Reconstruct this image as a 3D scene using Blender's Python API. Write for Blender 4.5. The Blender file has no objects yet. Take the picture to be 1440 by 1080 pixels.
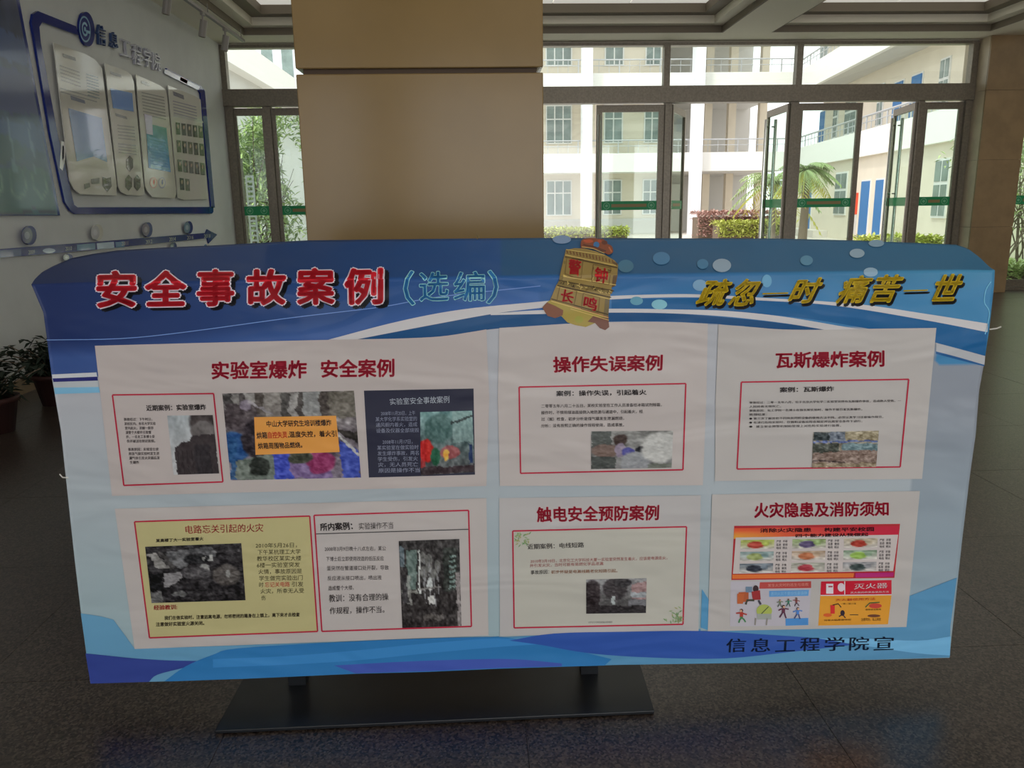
import bpy, bmesh, math, random
import numpy as np
from mathutils import Vector, Matrix
random.seed(7); RNG = np.random.default_rng(7)
C = bpy.context.scene.collection
SC = bpy.context.scene

# ------------------------------------------------------------------ camera
FPX, CAMH = 1107.0, 1.35
def _n(v):
    v = np.array(v, float); return v/np.linalg.norm(v)
_dY = _n((670-720, -(294-540), -FPX)); _dn = _n((791-720, -(5500-540), -FPX))
_dZ = -_dn; _dZ = _n(_dZ-_dY*np.dot(_dZ, _dY)); _dX = np.cross(_dY, _dZ)
RC = np.stack([_dX, _dY, _dZ], 1)                # camera <- world
EYE = np.array([0, 0, CAMH])
cd = bpy.data.cameras.new('camera'); cam = bpy.data.objects.new('camera', cd); C.objects.link(cam)
cd.sensor_fit = 'HORIZONTAL'; cd.sensor_width = 36; cd.lens = FPX/1440*36; cd.clip_end = 400; cd.clip_start = .05
cam.matrix_world = Matrix.Translation(EYE) @ Matrix(RC.T.tolist()).to_4x4()
SC.camera = cam
# ------------------------------------------------------------------ world, sun, exposure
w = bpy.data.worlds.new('sky'); SC.world = w; w.use_nodes = True
bg = w.node_tree.nodes['Background']; bg.inputs[0].default_value = (.93, .97, 1, 1); bg.inputs[1].default_value = 1.55
sd = bpy.data.lights.new('sun', 'SUN'); sd.energy = 1.5; sd.angle = math.radians(6); sd.color = (1, .95, .87)
sun = bpy.data.objects.new('sun', sd); C.objects.link(sun)
sun.rotation_euler = Vector((-.45, -.5, .95)).to_track_quat('Z', 'Y').to_euler(); sun.location = (0, 0, 30)
ad = bpy.data.lights.new('rear_fill', 'AREA'); ad.shape = 'RECTANGLE'; ad.size = 13; ad.size_y = 3.2; ad.energy = 150; ad.color = (.97, .98, 1)
al = bpy.data.objects.new('rear_fill', ad); C.objects.link(al); al.location = (3.5, -6.9, 1.95); al.rotation_euler = (math.radians(90), 0, 0)   # fill lamp added at the open rear side to brighten the hall
SC.view_settings.view_transform = 'Standard'; SC.view_settings.look = 'None'
SC.view_settings.exposure = 0.4; SC.view_settings.gamma = 1; SC.view_settings.use_curve_mapping = False
SC.cycles.max_bounces = 8; SC.cycles.transparent_max_bounces = 24; SC.cycles.sample_clamp_indirect = 6
SC.cycles.use_denoising = True

# ------------------------------------------------------------------ helpers
def ray(px, py): return RC.T @ _n((px-720, -(py-540), -FPX))
def onX(px, py, X): r = ray(px, py); return EYE+r*(X/r[0])
def onY(px, py, Y): r = ray(px, py); return EYE+r*(Y/r[1])
def onZ(px, py, Z=0.): r = ray(px, py); return EYE+r*((Z-CAMH)/r[2])
def onP(px, py, P0, n): r = ray(px, py); return EYE+r*(np.dot(P0-EYE, n)/np.dot(r, n))
def lin(c): return [((v/255+.055)/1.055)**2.4 if v > 10 else v/255/12.92 for v in c]

def mat(name, rgb, rough=.6, metal=0, spec=.5, noise=None, bump=None, coord='Object', emit=0):
    m = bpy.data.materials.new(name); m.use_nodes = True; nt = m.node_tree; b = nt.nodes['Principled BSDF']
    b.inputs['Roughness'].default_value = rough; b.inputs['Metallic'].default_value = metal
    b.inputs['Specular IOR Level'].default_value = spec
    rgb = lin(rgb); b.inputs['Base Color'].default_value = (*rgb, 1)
    tc = nt.nodes.new('ShaderNodeTexCoord')
    def nz(scale, detail=3, dist=0):
        n = nt.nodes.new('ShaderNodeTexNoise'); n.inputs['Scale'].default_value = scale; n.inputs['Detail'].default_value = detail
        n.inputs['Distortion'].default_value = dist; nt.links.new(tc.outputs[coord], n.inputs[0]); return n
    if noise:
        scale, amt = noise[:2]; n = nz(scale, noise[2] if len(noise) > 2 else 3)
        r = nt.nodes.new('ShaderNodeValToRGB'); r.color_ramp.elements[0].position = .35; r.color_ramp.elements[1].position = .65
        r.color_ramp.elements[0].color = (*[v*(1-amt) for v in rgb], 1); r.color_ramp.elements[1].color = (*[min(1, v*(1+amt)) for v in rgb], 1)
        nt.links.new(n.outputs[0], r.inputs[0]); nt.links.new(r.outputs[0], b.inputs['Base Color'])
    if bump:
        n = nz(bump[0]); bp = nt.nodes.new('ShaderNodeBump'); bp.inputs['Strength'].default_value = bump[1]; bp.inputs['Distance'].default_value = bump[2] if len(bump) > 2 else .01
        nt.links.new(n.outputs[0], bp.inputs['Height']); nt.links.new(bp.outputs[0], b.inputs['Normal'])
    if emit:
        b.inputs['Emission Color'].default_value = (*rgb, 1); b.inputs['Emission Strength'].default_value = emit
    return m

def print_mat(name, rough, wrinkle=0, coat=0):
    m = bpy.data.materials.new(name); m.use_nodes = True; nt = m.node_tree; b = nt.nodes['Principled BSDF']
    a = nt.nodes.new('ShaderNodeVertexColor'); a.layer_name = 'Col'; nt.links.new(a.outputs[0], b.inputs['Base Color'])
    b.inputs['Roughness'].default_value = rough; b.inputs['Coat Weight'].default_value = coat; b.inputs['Coat Roughness'].default_value = .08
    if wrinkle:
        g = nt.nodes.new('ShaderNodeNewGeometry'); mp = nt.nodes.new('ShaderNodeMapping'); mp.inputs['Scale'].default_value = (1.2, 1, 3.2); mp.inputs['Rotation'].default_value = (0, .35, 0)
        n = nt.nodes.new('ShaderNodeTexNoise'); n.inputs['Scale'].default_value = 2.2; n.inputs['Detail'].default_value = 2; n.inputs['Distortion'].default_value = .6
        nt.links.new(g.outputs['Position'], mp.inputs[0]); nt.links.new(mp.outputs[0], n.inputs[0])
        bp = nt.nodes.new('ShaderNodeBump'); bp.inputs['Strength'].default_value = wrinkle; bp.inputs['Distance'].default_value = .06
        nt.links.new(n.outputs[0], bp.inputs['Height']); nt.links.new(bp.outputs[0], b.inputs['Normal'])
        if coat: nt.links.new(bp.outputs[0], b.inputs['Coat Normal'])
    return m

def glass_mat(name, tint, refl=.9, fac=.06):
    m = bpy.data.materials.new(name); m.use_nodes = True; nt = m.node_tree; nt.nodes.remove(nt.nodes['Principled BSDF'])
    t = nt.nodes.new('ShaderNodeBsdfTransparent'); t.inputs[0].default_value = (*tint, 1)
    g = nt.nodes.new('ShaderNodeBsdfGlossy'); g.inputs['Roughness'].default_value = .02; g.inputs[0].default_value = (refl, refl, refl, 1)
    mx = nt.nodes.new('ShaderNodeMixShader'); mx.inputs[0].default_value = fac
    nt.links.new(t.outputs[0], mx.inputs[1]); nt.links.new(g.outputs[0], mx.inputs[2]); nt.links.new(mx.outputs[0], nt.nodes['Material Output'].inputs[0])
    return m

ORG = {}
def world_org(o):
    p = Vector((0, 0, 0))
    while o is not None: p += o.location; o = o.parent
    return p
def link(name, verts, faces, m, parent=None, smooth=False, cols=None, org=None):
    """one mesh object; verts are world coordinates"""
    me = bpy.data.meshes.new(name)
    base = world_org(parent) if parent else Vector(org if org is not None else (0, 0, 0))
    V = np.array(verts, float)-np.array(base)
    me.from_pydata(V.tolist(), [], [list(map(int, f)) for f in faces]); me.materials.append(m)
    if cols is not None:
        at = me.color_attributes.new('Col', 'FLOAT_COLOR', 'POINT')
        cc = np.ones((len(V), 4)); cc[:, :3] = np.array(cols); at.data.foreach_set('color', cc.ravel())
    if smooth: me.polygons.foreach_set('use_smooth', [True]*len(me.polygons))
    o = bpy.data.objects.new(name, me); C.objects.link(o); o.parent = parent
    if parent is None: o.location = base
    return o
def tag(o, label=None, cat=None, group=None, kind=None):
    for k, v in (('label', label), ('category', cat), ('group', group), ('kind', kind)):
        if v: o[k] = v
    return o
def empty(name, loc=(0, 0, 0), label=None, cat=None, group=None, kind=None):
    o = bpy.data.objects.new(name, None); C.objects.link(o); o.location = loc; o.empty_display_size = .1
    return tag(o, label, cat, group, kind)
def copy_tree(o, loc=None, parent=None):
    c = o.copy(); C.objects.link(c); c.parent = parent
    if loc is not None: c.location = loc
    for ch in o.children: copy_tree(ch, None, c)
    return c

class MB:
    def __init__(s): s.v = []; s.f = []
    def add(s, v, f):
        b = len(s.v); s.v += [tuple(p) for p in v]; s.f += [[i+b for i in q] for q in f]; return s
    def box(s, x0, x1, y0, y1, z0, z1):
        return s.add([(x, y, z) for x in (x0, x1) for y in (y0, y1) for z in (z0, z1)],
                     [(0, 1, 3, 2), (4, 6, 7, 5), (0, 4, 5, 1), (2, 3, 7, 6), (0, 2, 6, 4), (1, 5, 7, 3)])
    def obox(s, p, ax, ay, az):
        """oriented box: corner p and three edge vectors"""
        p, ax, ay, az = [np.array(q, float) for q in (p, ax, ay, az)]
        return s.add([p+i*ax+j*ay+k*az for i in (0, 1) for j in (0, 1) for k in (0, 1)],
                     [(0, 1, 3, 2), (4, 6, 7, 5), (0, 4, 5, 1), (2, 3, 7, 6), (0, 2, 6, 4), (1, 5, 7, 3)])
    def tube(s, pts, r, n=10, caps=True):
        pts = [Vector(p) for p in pts]; rs = r if isinstance(r, (list, tuple)) else [r]*len(pts); b = len(s.v)
        for i, p in enumerate(pts):
            d = (pts[min(i+1, len(pts)-1)]-pts[max(i-1, 0)]).normalized()
            a = d.cross(Vector((0, 0, 1)) if abs(d.z) < .9 else Vector((1, 0, 0))).normalized(); c = d.cross(a)
            for k in range(n):
                t = 2*math.pi*k/n; s.v.append(tuple(p+(a*math.cos(t)+c*math.sin(t))*rs[i]))
        for i in range(len(pts)-1):
            for k in range(n):
                k2 = (k+1) % n; s.f.append([b+i*n+k, b+i*n+k2, b+(i+1)*n+k2, b+(i+1)*n+k])
        if caps: s.f.append([b+k for k in range(n)][::-1]); s.f.append([b+(len(pts)-1)*n+k for k in range(n)])
        return s
    def build(s, name, m, parent=None, smooth=False, org=None): return link(name, s.v, s.f, m, parent, smooth, org=org)
def bx(name, dims, m, parent=None, kind=None, bevel=0):
    o = MB().box(*dims).build(name, m, parent, org=((dims[0]+dims[1])/2, (dims[2]+dims[3])/2, dims[4]))
    if bevel:
        md = o.modifiers.new('bevel', 'BEVEL'); md.width = bevel; md.segments = 2; md.limit_method = 'ANGLE'
    if kind: o['kind'] = kind
    return o
def prism(poly3, vec):
    """extrude a planar polygon (world points) along vec"""
    n = len(poly3); a = [np.array(p, float) for p in poly3]; v = np.array(vec, float)
    V = a+[p+v for p in a]
    return V, [list(range(n))[::-1], list(range(n, 2*n))]+[[i, (i+1) % n, (i+1) % n+n, i+n] for i in range(n)]

# ------------------------------------------------------------------ text outlines
_tc = {}
def glyphs(s, off=0., res=2, bold=False):
    key = (s, round(off, 4), res)
    if key in _tc: return _tc[key]
    cu = bpy.data.curves.new('t', 'FONT'); cu.body = s; cu.size = 1; cu.resolution_u = res; cu.offset = off; cu.fill_mode = 'FRONT'
    o = bpy.data.objects.new('t', cu); C.objects.link(o)
    dg = bpy.context.evaluated_depsgraph_get(); me = o.evaluated_get(dg).to_mesh()
    V = np.array([v.co[:2] for v in me.vertices]) if len(me.vertices) else np.zeros((0, 2))
    F = [list(p.vertices) for p in me.polygons]
    o.evaluated_get(dg).to_mesh_clear(); bpy.data.objects.remove(o); bpy.data.curves.remove(cu)
    _tc[key] = (V, F); return V, F

# ------------------------------------------------------------------ materials
M = {}
M['frame'] = mat('brushed_brown_steel', (128, 120, 108), .42, .55, noise=(40, .12))
M['chrome'] = mat('polished_steel', (200, 198, 192), .18, 1)
M['glass'] = glass_mat('clear_glass', (.93, .96, .94), fac=.05)
M['door_glass'] = glass_mat('green_tinged_glass', (.86, .94, .90), fac=.05)
M['sticker'] = mat('green_sticker', (24, 150, 92), .5)
M['sticker_pale'] = mat('pale_green_sticker_ring', (120, 190, 150), .5)
M['sticker_tan'] = mat('tan_sticker_text', (150, 130, 85), .5)
M['wall'] = mat('matte_painted_plaster', (216, 218, 218), .7, noise=(3, .03))
M['pillar_lit'] = mat('brown_stone_lit', (205, 190, 165), .4, noise=(5, .08))  # pillar stone lightened on its sides: light from the glass put into the colour
M['column'] = mat('polished_tan_stone', (148, 122, 78), .18, noise=(2.2, .06), spec=.3)
M['column_dark'] = mat('dark_stone_joint', (80, 60, 40), .6)
M['pillar'] = mat('brown_stone_shaded', (150, 125, 92), .35, noise=(5, .1))  # pillar front darkened, its backlit shade is in the colour; baseboard shares it
M['ceil'] = mat('ceiling_board_beige', (238, 232, 214), .7)
M['ceil_dark'] = mat('ceiling_moulding_shaded', (122, 112, 96), .6)  # dark tone paints in the backlit shade of the coffer faces
M['ceil_light'] = mat('backlit_ceiling_panel', (235, 232, 222), .7, emit=.42)
M['black_steel'] = mat('black_powder_coated_plate', (22, 25, 30), .42, 0, noise=(15, .15))
M['tube'] = mat('grey_steel_tube', (110, 110, 112), .4, .8)
M['print'] = print_mat('glossy_printed_vinyl', .45, .35, .1); M['print'].node_tree.nodes['Principled BSDF'].inputs['Specular IOR Level'].default_value = .2
M['wallprint'] = print_mat('printed_acrylic', .25, 0, 1)
for _k in ('wallprint',): _b = M[_k].node_tree.nodes['Principled BSDF']; _b.inputs['Coat Roughness'].default_value = .03; _b.inputs['Coat IOR'].default_value = 1.55
M['slab'] = mat('white_render', (245, 243, 238), .8)
M['cream'] = mat('cream_render', (224, 214, 196), .8, noise=(1.2, .03))
M['bwhite'] = mat('white_column_render', (238, 240, 246), .8)
M['gallery'] = mat('grey_render', (205, 203, 198), .8)
M['winframe'] = mat('white_window_frame', (225, 225, 222), .5)
M['winglass'] = mat('grey_green_window_glass', (128, 142, 138), .2, noise=(1.3, .2))
M['rail'] = mat('pale_metal_railing', (190, 192, 195), .4, .4)
M['bluedoor'] = mat('blue_painted_door', (58, 118, 175), .5)
M['red'] = mat('red_notice', (225, 80, 50), .6)
M['hedge'] = mat('yellow_green_hedge', (190, 196, 104), .7)
M['hedge2'] = mat('pinkish_red_hedge', (188, 150, 140), .7)
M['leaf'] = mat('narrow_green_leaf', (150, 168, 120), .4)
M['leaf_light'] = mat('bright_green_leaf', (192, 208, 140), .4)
M['palm'] = mat('palm_frond_green', (150, 168, 112), .5)
M['palm_y'] = mat('palm_frond_yellow', (190, 185, 80), .5)
M['bark'] = mat('bark', (120, 104, 88), .8)
M['dark_leaf'] = mat('dark_pot_plant_leaf', (20, 36, 20), .7)
M['pot'] = mat('dark_red_pot', (58, 26, 22), .7)
M['paving'] = mat('pale_paving', (214, 206, 198), .8, noise=(3, .05))
M['grass'] = mat('lawn', (130, 150, 80), .9)
M['navy'] = mat('navy_acrylic', (22, 42, 128), .12)
M['white'] = mat('white_acrylic', (222, 220, 212), .06, spec=.9)
M['light_body'] = mat('track_light_white', (150, 145, 140), .4)

def granite(name):
    m = bpy.data.materials.new(name); m.use_nodes = True; nt = m.node_tree; b = nt.nodes['Principled BSDF']
    g = nt.nodes.new('ShaderNodeNewGeometry')
    def noise(s, d):
        n = nt.nodes.new('ShaderNodeTexNoise'); n.inputs['Scale'].default_value = s; n.inputs['Detail'].default_value = d; nt.links.new(g.outputs['Position'], n.inputs[0]); return n
    v = nt.nodes.new('ShaderNodeTexVoronoi'); v.inputs['Scale'].default_value = 170; nt.links.new(g.outputs['Position'], v.inputs['Vector'])
    bw = nt.nodes.new('ShaderNodeRGBToBW'); nt.links.new(v.outputs['Color'], bw.inputs[0])
    r = nt.nodes.new('ShaderNodeValToRGB'); e = r.color_ramp.elements
    e[0].position = .28; e[0].color = (*lin((28, 22, 19)), 1); e[1].position = .40; e[1].color = (*lin((60, 50, 45)), 1)
    x = r.color_ramp.elements.new(.62); x.color = (*lin((67, 56, 50)), 1); x = r.color_ramp.elements.new(.74); x.color = (*lin((88, 77, 70)), 1)
    nt.links.new(bw.outputs[0], r.inputs[0])
    n = noise(3, 3); r2 = nt.nodes.new('ShaderNodeValToRGB'); r2.color_ramp.elements[0].position = .3; r2.color_ramp.elements[0].color = (.82, .8, .8, 1); r2.color_ramp.elements[1].position = .7
    nt.links.new(n.outputs[0], r2.inputs[0])
    mx = nt.nodes.new('ShaderNodeMix'); mx.data_type = 'RGBA'; mx.blend_type = 'MULTIPLY'; mx.inputs[0].default_value = 1
    nt.links.new(r.outputs[0], mx.inputs[6]); nt.links.new(r2.outputs[0], mx.inputs[7]); nt.links.new(mx.outputs[2], b.inputs['Base Color'])
    b.inputs['Roughness'].default_value = .3; b.inputs['Specular IOR Level'].default_value = .8
    return m
M['granite'] = granite('polished_speckled_granite')
M['grout'] = mat('dark_tile_joint', (60, 53, 48), .7)

# ================================================================== SETTING
XL, XR, YF, YB = -3.55, 11.2, 12.0, -7.0
# floor: a slab carrying big polished granite tiles
fl = bx('floor', (XL-.2, XR+.2, YB, YF+.35, -.12, -.004), M['grout'], kind='structure')
TS = .8; tile_me = None; k = 0
tx0 = XL-.35; far = MB(); near = MB()
for i in range(19):
    for j in range(-8, 16):
        x0 = tx0+i*TS; y0 = .55+j*TS
        x1, y1 = x0+TS-.003, min(y0+TS-.003, YF+.3)
        if x1 > XR+.2 or y1-y0 < .1: continue
        inview = y0 > 0 and abs(x0+.4-.06*y0) < .78*(y0+.9)
        if y0 > 10.8: far.box(x0, x1, y0, y1, -.02, 0); continue
        if not inview: near.box(x0, x1, y0, y1, -.02, 0); continue
        if tile_me is None:
            t = MB().box(-TS/2, TS/2-.0018, -TS/2, TS/2-.0018, -.02, 0)
            me = bpy.data.meshes.new('tile'); me.from_pydata(t.v, [], t.f); me.materials.append(M['granite']); tile_me = me
        o = bpy.data.objects.new('tile', tile_me); C.objects.link(o); o.parent = fl
        o.location = Vector((x0+TS/2, y0+TS/2, random.uniform(-.0006, 0)))-fl.location
o = far.build('far_tiles', M['granite'], fl); o['kind'] = 'stuff'
o = near.build('unseen_tiles', M['granite'], fl); o['kind'] = 'stuff'

# left wall (a slab whose face is at XL)
bx('wall_left', (XL-.2, XL, YB, YF+.3, -.1, 4.4), M['wall'], kind='structure')
bx('wall_right', (XR, XR+.2, YB, YF+.3, -.1, 4.4), M['cream'], kind='structure')
bx('baseboard_left', (XL, XL+.015, YB, YF, 0, .12), M['pillar'], kind='structure')

# front wall: header above the glass
bx('wall_front', (XL, XR, YF-.02, YF+.3, 3.64, 4.4), M['ceil'], kind='structure')

# coffered ceiling
ce = empty('ceiling', (0, 5, 3.66), kind='structure')
ZB = 3.66
def coffer(x0, x1, y0, y1):
    z1, z2, z3 = 3.75, 3.85, 3.96; s1, s2 = .17, .34
    def ring(w_, za, zb, m, nm):     # four-sided moulding lining the coffer, w_ wide
        q = MB(); q.box(x0, x0+w_, y0, y1, za, zb); q.box(x1-w_, x1, y0, y1, za, zb)
        q.box(x0+w_, x1-w_, y0, y0+w_, za, zb); q.box(x0+w_, x1-w_, y1-w_, y1, za, zb); q.build(nm, m, ce)
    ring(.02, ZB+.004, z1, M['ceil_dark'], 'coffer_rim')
    ring(s1, z1+.001, z2, M['ceil'], 'coffer_step')
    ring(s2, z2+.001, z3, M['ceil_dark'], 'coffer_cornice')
    # panel built from boards with thin joints
    n = max(1, round((x1-x0-2*s2)/1.2)); wx = (x1-x0-2*s2)/n; m_ = max(1, round((y1-y0-2*s2)/1.2)); wy = (y1-y0-2*s2)/m_
    for i in range(n):
        for j in range(m_):
            MB().box(x0+s2+i*wx+.004, x0+s2+(i+1)*wx-.004, y0+s2+j*wy+.004, y0+s2+(j+1)*wy-.004, z3, z3+.03).build('ceiling_panel', M['ceil_light'], ce)
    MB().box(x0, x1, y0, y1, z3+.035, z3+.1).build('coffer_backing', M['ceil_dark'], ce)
CX = [(-3.06, -1.0), (-.3, 3.43), (4.1, 7.2), (7.9, 10.9)]
CY = [(7.0, 11.44), (1.4, 6.3), (-5.2, .7)]
xs = [XL]+[v for p in CX for v in p]+[XR]; ys = [YB]+[v for p in reversed(CY) for v in p]+[YF]
for i in range(0, len(xs), 2): MB().box(xs[i], xs[i+1], YB, YF-.02, ZB, 4.2).build('ceiling_beam', M['ceil'], ce)
for (a, b) in CX:
    for j in range(0, len(ys), 2): MB().box(a, b, ys[j], ys[j+1]-(.02 if ys[j+1] == YF else 0), ZB, 4.2).build('ceiling_beam', M['ceil'], ce)
    for (c, d) in CY: coffer(a, b, c, d)
MB().box(XL-.3, XR+.3, YB-.1, YF+2.0, 4.2, 4.5).build('roof_slab', M['gallery'], ce)

# square stone columns with cladding slabs
def column(x0, x1, y0, y1):
    c = empty('column', ((x0+x1)/2, (y0+y1)/2, 0), kind='structure')
    MB().box(x0+.03, x1-.03, y0+.03, y1-.03, 0, ZB).build('column_core', M['column_dark'], c)
    z = 0
    for (z0, z1, g) in ((0, .98, 0), (.985, 1.985, 0), (2.01, 3.0, .0), (3.005, ZB, 0)):
        for s in range(4):
            q = MB()
            if s == 0: q.box(x0-g, x1+g, y0-g, y0+.03, z0, z1)
            if s == 1: q.box(x0-g, x1+g, y1-.03, y1+g, z0, z1)
            if s == 2: q.box(x0-g, x0+.03, y0+.031, y1-.031, z0, z1)
            if s == 3: q.box(x1-.03, x1+g, y0+.031, y1-.031, z0, z1)
            o = q.build('cladding_slab', M['column'], c)
            md = o.modifiers.new('bevel', 'BEVEL'); md.width = .004; md.segments = 1
column(-.84, .335, 4.0, 5.15)
# pillar in the front wall
def pillar(x0, x1, y0, y1):
    c = empty('pillar', ((x0+x1)/2, (y0+y1)/2, 0), kind='structure')
    MB().box(x0+.02, x1-.02, y0+.02, y1-.02, 0, ZB).build('pillar_core', M['column_dark'], c)
    for (z0, z1) in ((0, .98), (.984, 1.95), (1.954, 2.92), (2.924, ZB)):
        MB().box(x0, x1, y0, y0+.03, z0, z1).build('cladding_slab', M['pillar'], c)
        MB().box(x0, x0+.02, y0+.031, y1, z0, z1).build('cladding_slab', M['pillar_lit'], c)
        MB().box(x1-.02, x1, y0+.031, y1, z0, z1).build('cladding_slab', M['pillar_lit'], c)
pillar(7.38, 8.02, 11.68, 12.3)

# ------------------------------------------------------------------ shop front: header, transoms, doors
fr = empty('window_frame', (2, YF, 0), kind='structure')
def bar(x0, x1, z0, z1, y0=YF-.06, y1=YF+.06, nm='mullion', m=None, p=None): return MB().box(x0, x1, y0, y1, z0, z1).build(nm, m or M['frame'], p or fr)
bar(XL, 7.36, 2.82, 3.05, YF-.09, YF+.09, 'header_rail'); bar(8.04, XR, 2.82, 3.05, YF-.09, YF+.09, 'header_rail')
bar(XL, 7.36, 3.60, 3.645, nm='top_rail'); bar(8.04, XR, 3.60, 3.645, nm='top_rail')
for x in (XL+.03, 2.79, 4.73, 7.33, 8.07, 11.1): bar(x-.045, x+.045, 3.051, 3.60)
for k, (a, b) in enumerate(((XL+.08, 2.74), (2.84, 4.68), (4.78, 7.28), (8.12, 11.05))):
    o = MB().box(a-.01, b+.01, YF-.005, YF+.005, 3.06, 3.605).build('transom_pane', M['glass'], fr)
# vertical posts of the door range
for x in (XL+.06, -2.96, -.35, 2.83, 4.70, 6.60, 7.31, 8.08, 9.3, 11.1):
    wd = {2.83: .05, 4.70: .055, 6.60: .04, 7.31: .05, 9.3: .05}.get(x, .055)
    bar(x-wd, x+wd, 0, 2.818, nm='post')
MB().box(XL, XR, YF-.07, YF+.07, .001, .045).build('threshold', M['frame'], fr)
for (a, b) in ((.9, 1.74),): pass
def sticker(par, P, ux, width, zc=1.37, h=.13):
    """green band with a ring at both ends: P = point on glass, ux = unit direction along the glass"""
    P = np.array(P, float); ux = np.array(ux, float); nn = np.array([ux[1], -ux[0], 0.]); up = np.array([0, 0, 1.])
    for sgn in (1,):
        base = P+nn*.008*sgn+up*zc
        s = link('safety_sticker', *prism([base-up*h/2, base+ux*width-up*h/2, base+ux*width+up*h/2, base+up*h/2], nn*.002), M['sticker'], par)
        for c in (h*.6, width-h*.6):
            mb = MB(); cc = base+ux*c+nn*.0035; n = 24
            for r0, r1 in ((.30*h, .38*h), (.0, .16*h)):
                V = []; F = []
                for i in range(n):
                    t = 2*math.pi*i/n; d = ux*math.cos(t)+up*math.sin(t); V += [cc+d*r0, cc+d*r1]
                for i in range(n): j = (i+1) % n; F.append([2*i, 2*i+1, 2*j+1, 2*j])
                mb.add(V, F)
            mb.build('sticker_ring', M['sticker_pale'], s)
        q = base+nn*.004
        if width > .45: link('sticker_strip', [q+ux*h*1.15-up*h*.17, q+ux*(width-h*1.15)-up*h*.17, q+ux*(width-h*1.15)+up*h*.17, q+ux*h*1.15+up*h*.17], [(0, 1, 2, 3)], M['sticker_tan'], s)
DN = [0]
def leaf(hx, ang, wd, z1=2.80, handle=None, st=True, stile=.07, hy=YF, flip=1, pale=False):
    """door leaf hinged at (hx, hy); ang degrees from +X; handle = distance of pull from hinge"""
    DN[0] += 1
    d = empty('door_%d' % DN[0], (hx, hy, 0), kind='structure')
    u = np.array([math.cos(math.radians(ang)), math.sin(math.radians(ang)), 0]); nn = np.array([-u[1], u[0], 0]); up = np.array([0, 0, 1.])
    P = np.array([hx, hy, 0])-nn*.022
    def b(a0, a1, z0, zz, nm, m, t=.044, off=0): MB().obox(P+u*a0+up*z0+nn*off, u*(a1-a0), nn*t, up*(zz-z0)).build(nm, m, d)
    b(0, stile, .05, z1, 'stile', M['frame']); b(wd-stile, wd, .05, z1, 'stile', M['frame'])
    b(stile, wd-stile, z1-.10, z1, 'top_rail', M['frame']); b(stile, wd-stile, .05, .16, 'bottom_rail', M['frame'])
    b(stile-.01, wd-stile+.01, .15, z1-.09, 'pane', M['door_glass'], .01, .017)
    if handle is not None:
        for sgn in (-1, 1):
            c = np.array([hx, hy, 0])+u*handle+nn*sgn*.075
            MB().tube([c+up*.35, c+up*2.66], .026, 12).build('pull_handle', M['chrome'], d, smooth=False)
            q = MB()
            for z in (.5, 1.5, 2.55): q.tube([c+up*z, c-nn*sgn*.06+up*z], .012, 8)
            q.build('handle_bracket', M['chrome'], d)
    if st:
        if u[0] < 0: sticker(d, np.array([hx, hy, 0])+u*(wd-stile), -u, wd-2*stile)
        else: sticker(d, np.array([hx, hy, 0])+u*stile, u, wd-2*stile)
    return d
leaf(-3.43, 0, .44-.02, stile=.03); leaf(-2.90, 0, .85, stile=.05); leaf(-1.2, 0, .84)
leaf(2.78, 180, 1.0, z1=2.80, stile=.085, handle=.965)
leaf(2.89, 64, .92, handle=None, stile=.05)             # folded outward
leaf(4.635, 88, .95, handle=.80, stile=.05)
leaf(4.76, 0, .97, stile=.075)
leaf(6.55, 80, .95, handle=.80, stile=.05)
leaf(6.65, 0, .60, stile=.06, st=True)
leaf(8.14, 0, 1.1, stile=.05)
# fixed pane between the column and the first leaf, fixed panes right of the pillar
for a, b in ((-.29, 1.76), (9.36, 11.04)):
    o = MB().box(a, b, YF-.005, YF+.005, .05, 2.815).build('side_pane', M['glass'], fr)

# ================================================================== DISPLAY BOARD
BA = .0128
BN = np.array([math.sin(BA), math.cos(BA), 0.])*-1.0            # faces the camera
BP = np.array([0, 1.97, 0.])
def creasey(x): return 400-(x-44)*20/1355
CL = onP(44, 400, BP, BN); CR = onP(1399, 380, BP, BN)
FN = np.cross(CR-CL, np.array([0, .15, .088])); FN = FN/np.linalg.norm(FN)
if FN[1] > 0: FN = -FN
def surf(px, py, k=0.):
    """point of the banner seen at photo pixel (px, py), lifted k layers off the cloth"""
    if py >= creasey(px)-1e-6: return onP(px, py, BP, BN)+BN*k*.0006
    return onP(px, py, CL, FN)+FN*k*.0006
Ltab = [(400, 44), (440, 61), (477, 66), (532, 73), (605, 85.5), (691, 94.6), (788, 105), (880, 116), (961, 127)]
Rtab = [(380, 1399), (401, 1398), (464, 1391), (510, 1384), (549, 1377), (612, 1372), (668, 1364), (718, 1358), (760, 1353), (925, 1335)]
Ttab = [(44, 400), (50, 391), (60, 382), (75, 374), (100, 363), (130, 357), (165, 352), (230, 348), (300, 345), (430, 338), (600, 336), (760, 334.5), (1100, 335.5), (1200, 338), (1300, 342), (1345, 344), (1362, 350), (1378, 362), (1392, 376), (1399, 380)]
Btab = [(127, 961), (160, 960), (240, 958), (345, 954), (500, 947), (600, 944.5), (700, 940), (870, 935), (1000, 933), (1100, 931.5), (1335, 925)]
def itab(t, x): return float(np.interp(x, [a for a, b in t], [b for a, b in t]))
K = .53                                        # how bright print white looks in this light
def pc(c): return np.minimum(np.array(lin(c))/K, .92)
board = empty('display_board', (.1, 2.0, 0), 'large blue and white printed safety notice banner on a low stand', 'display board')

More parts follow.
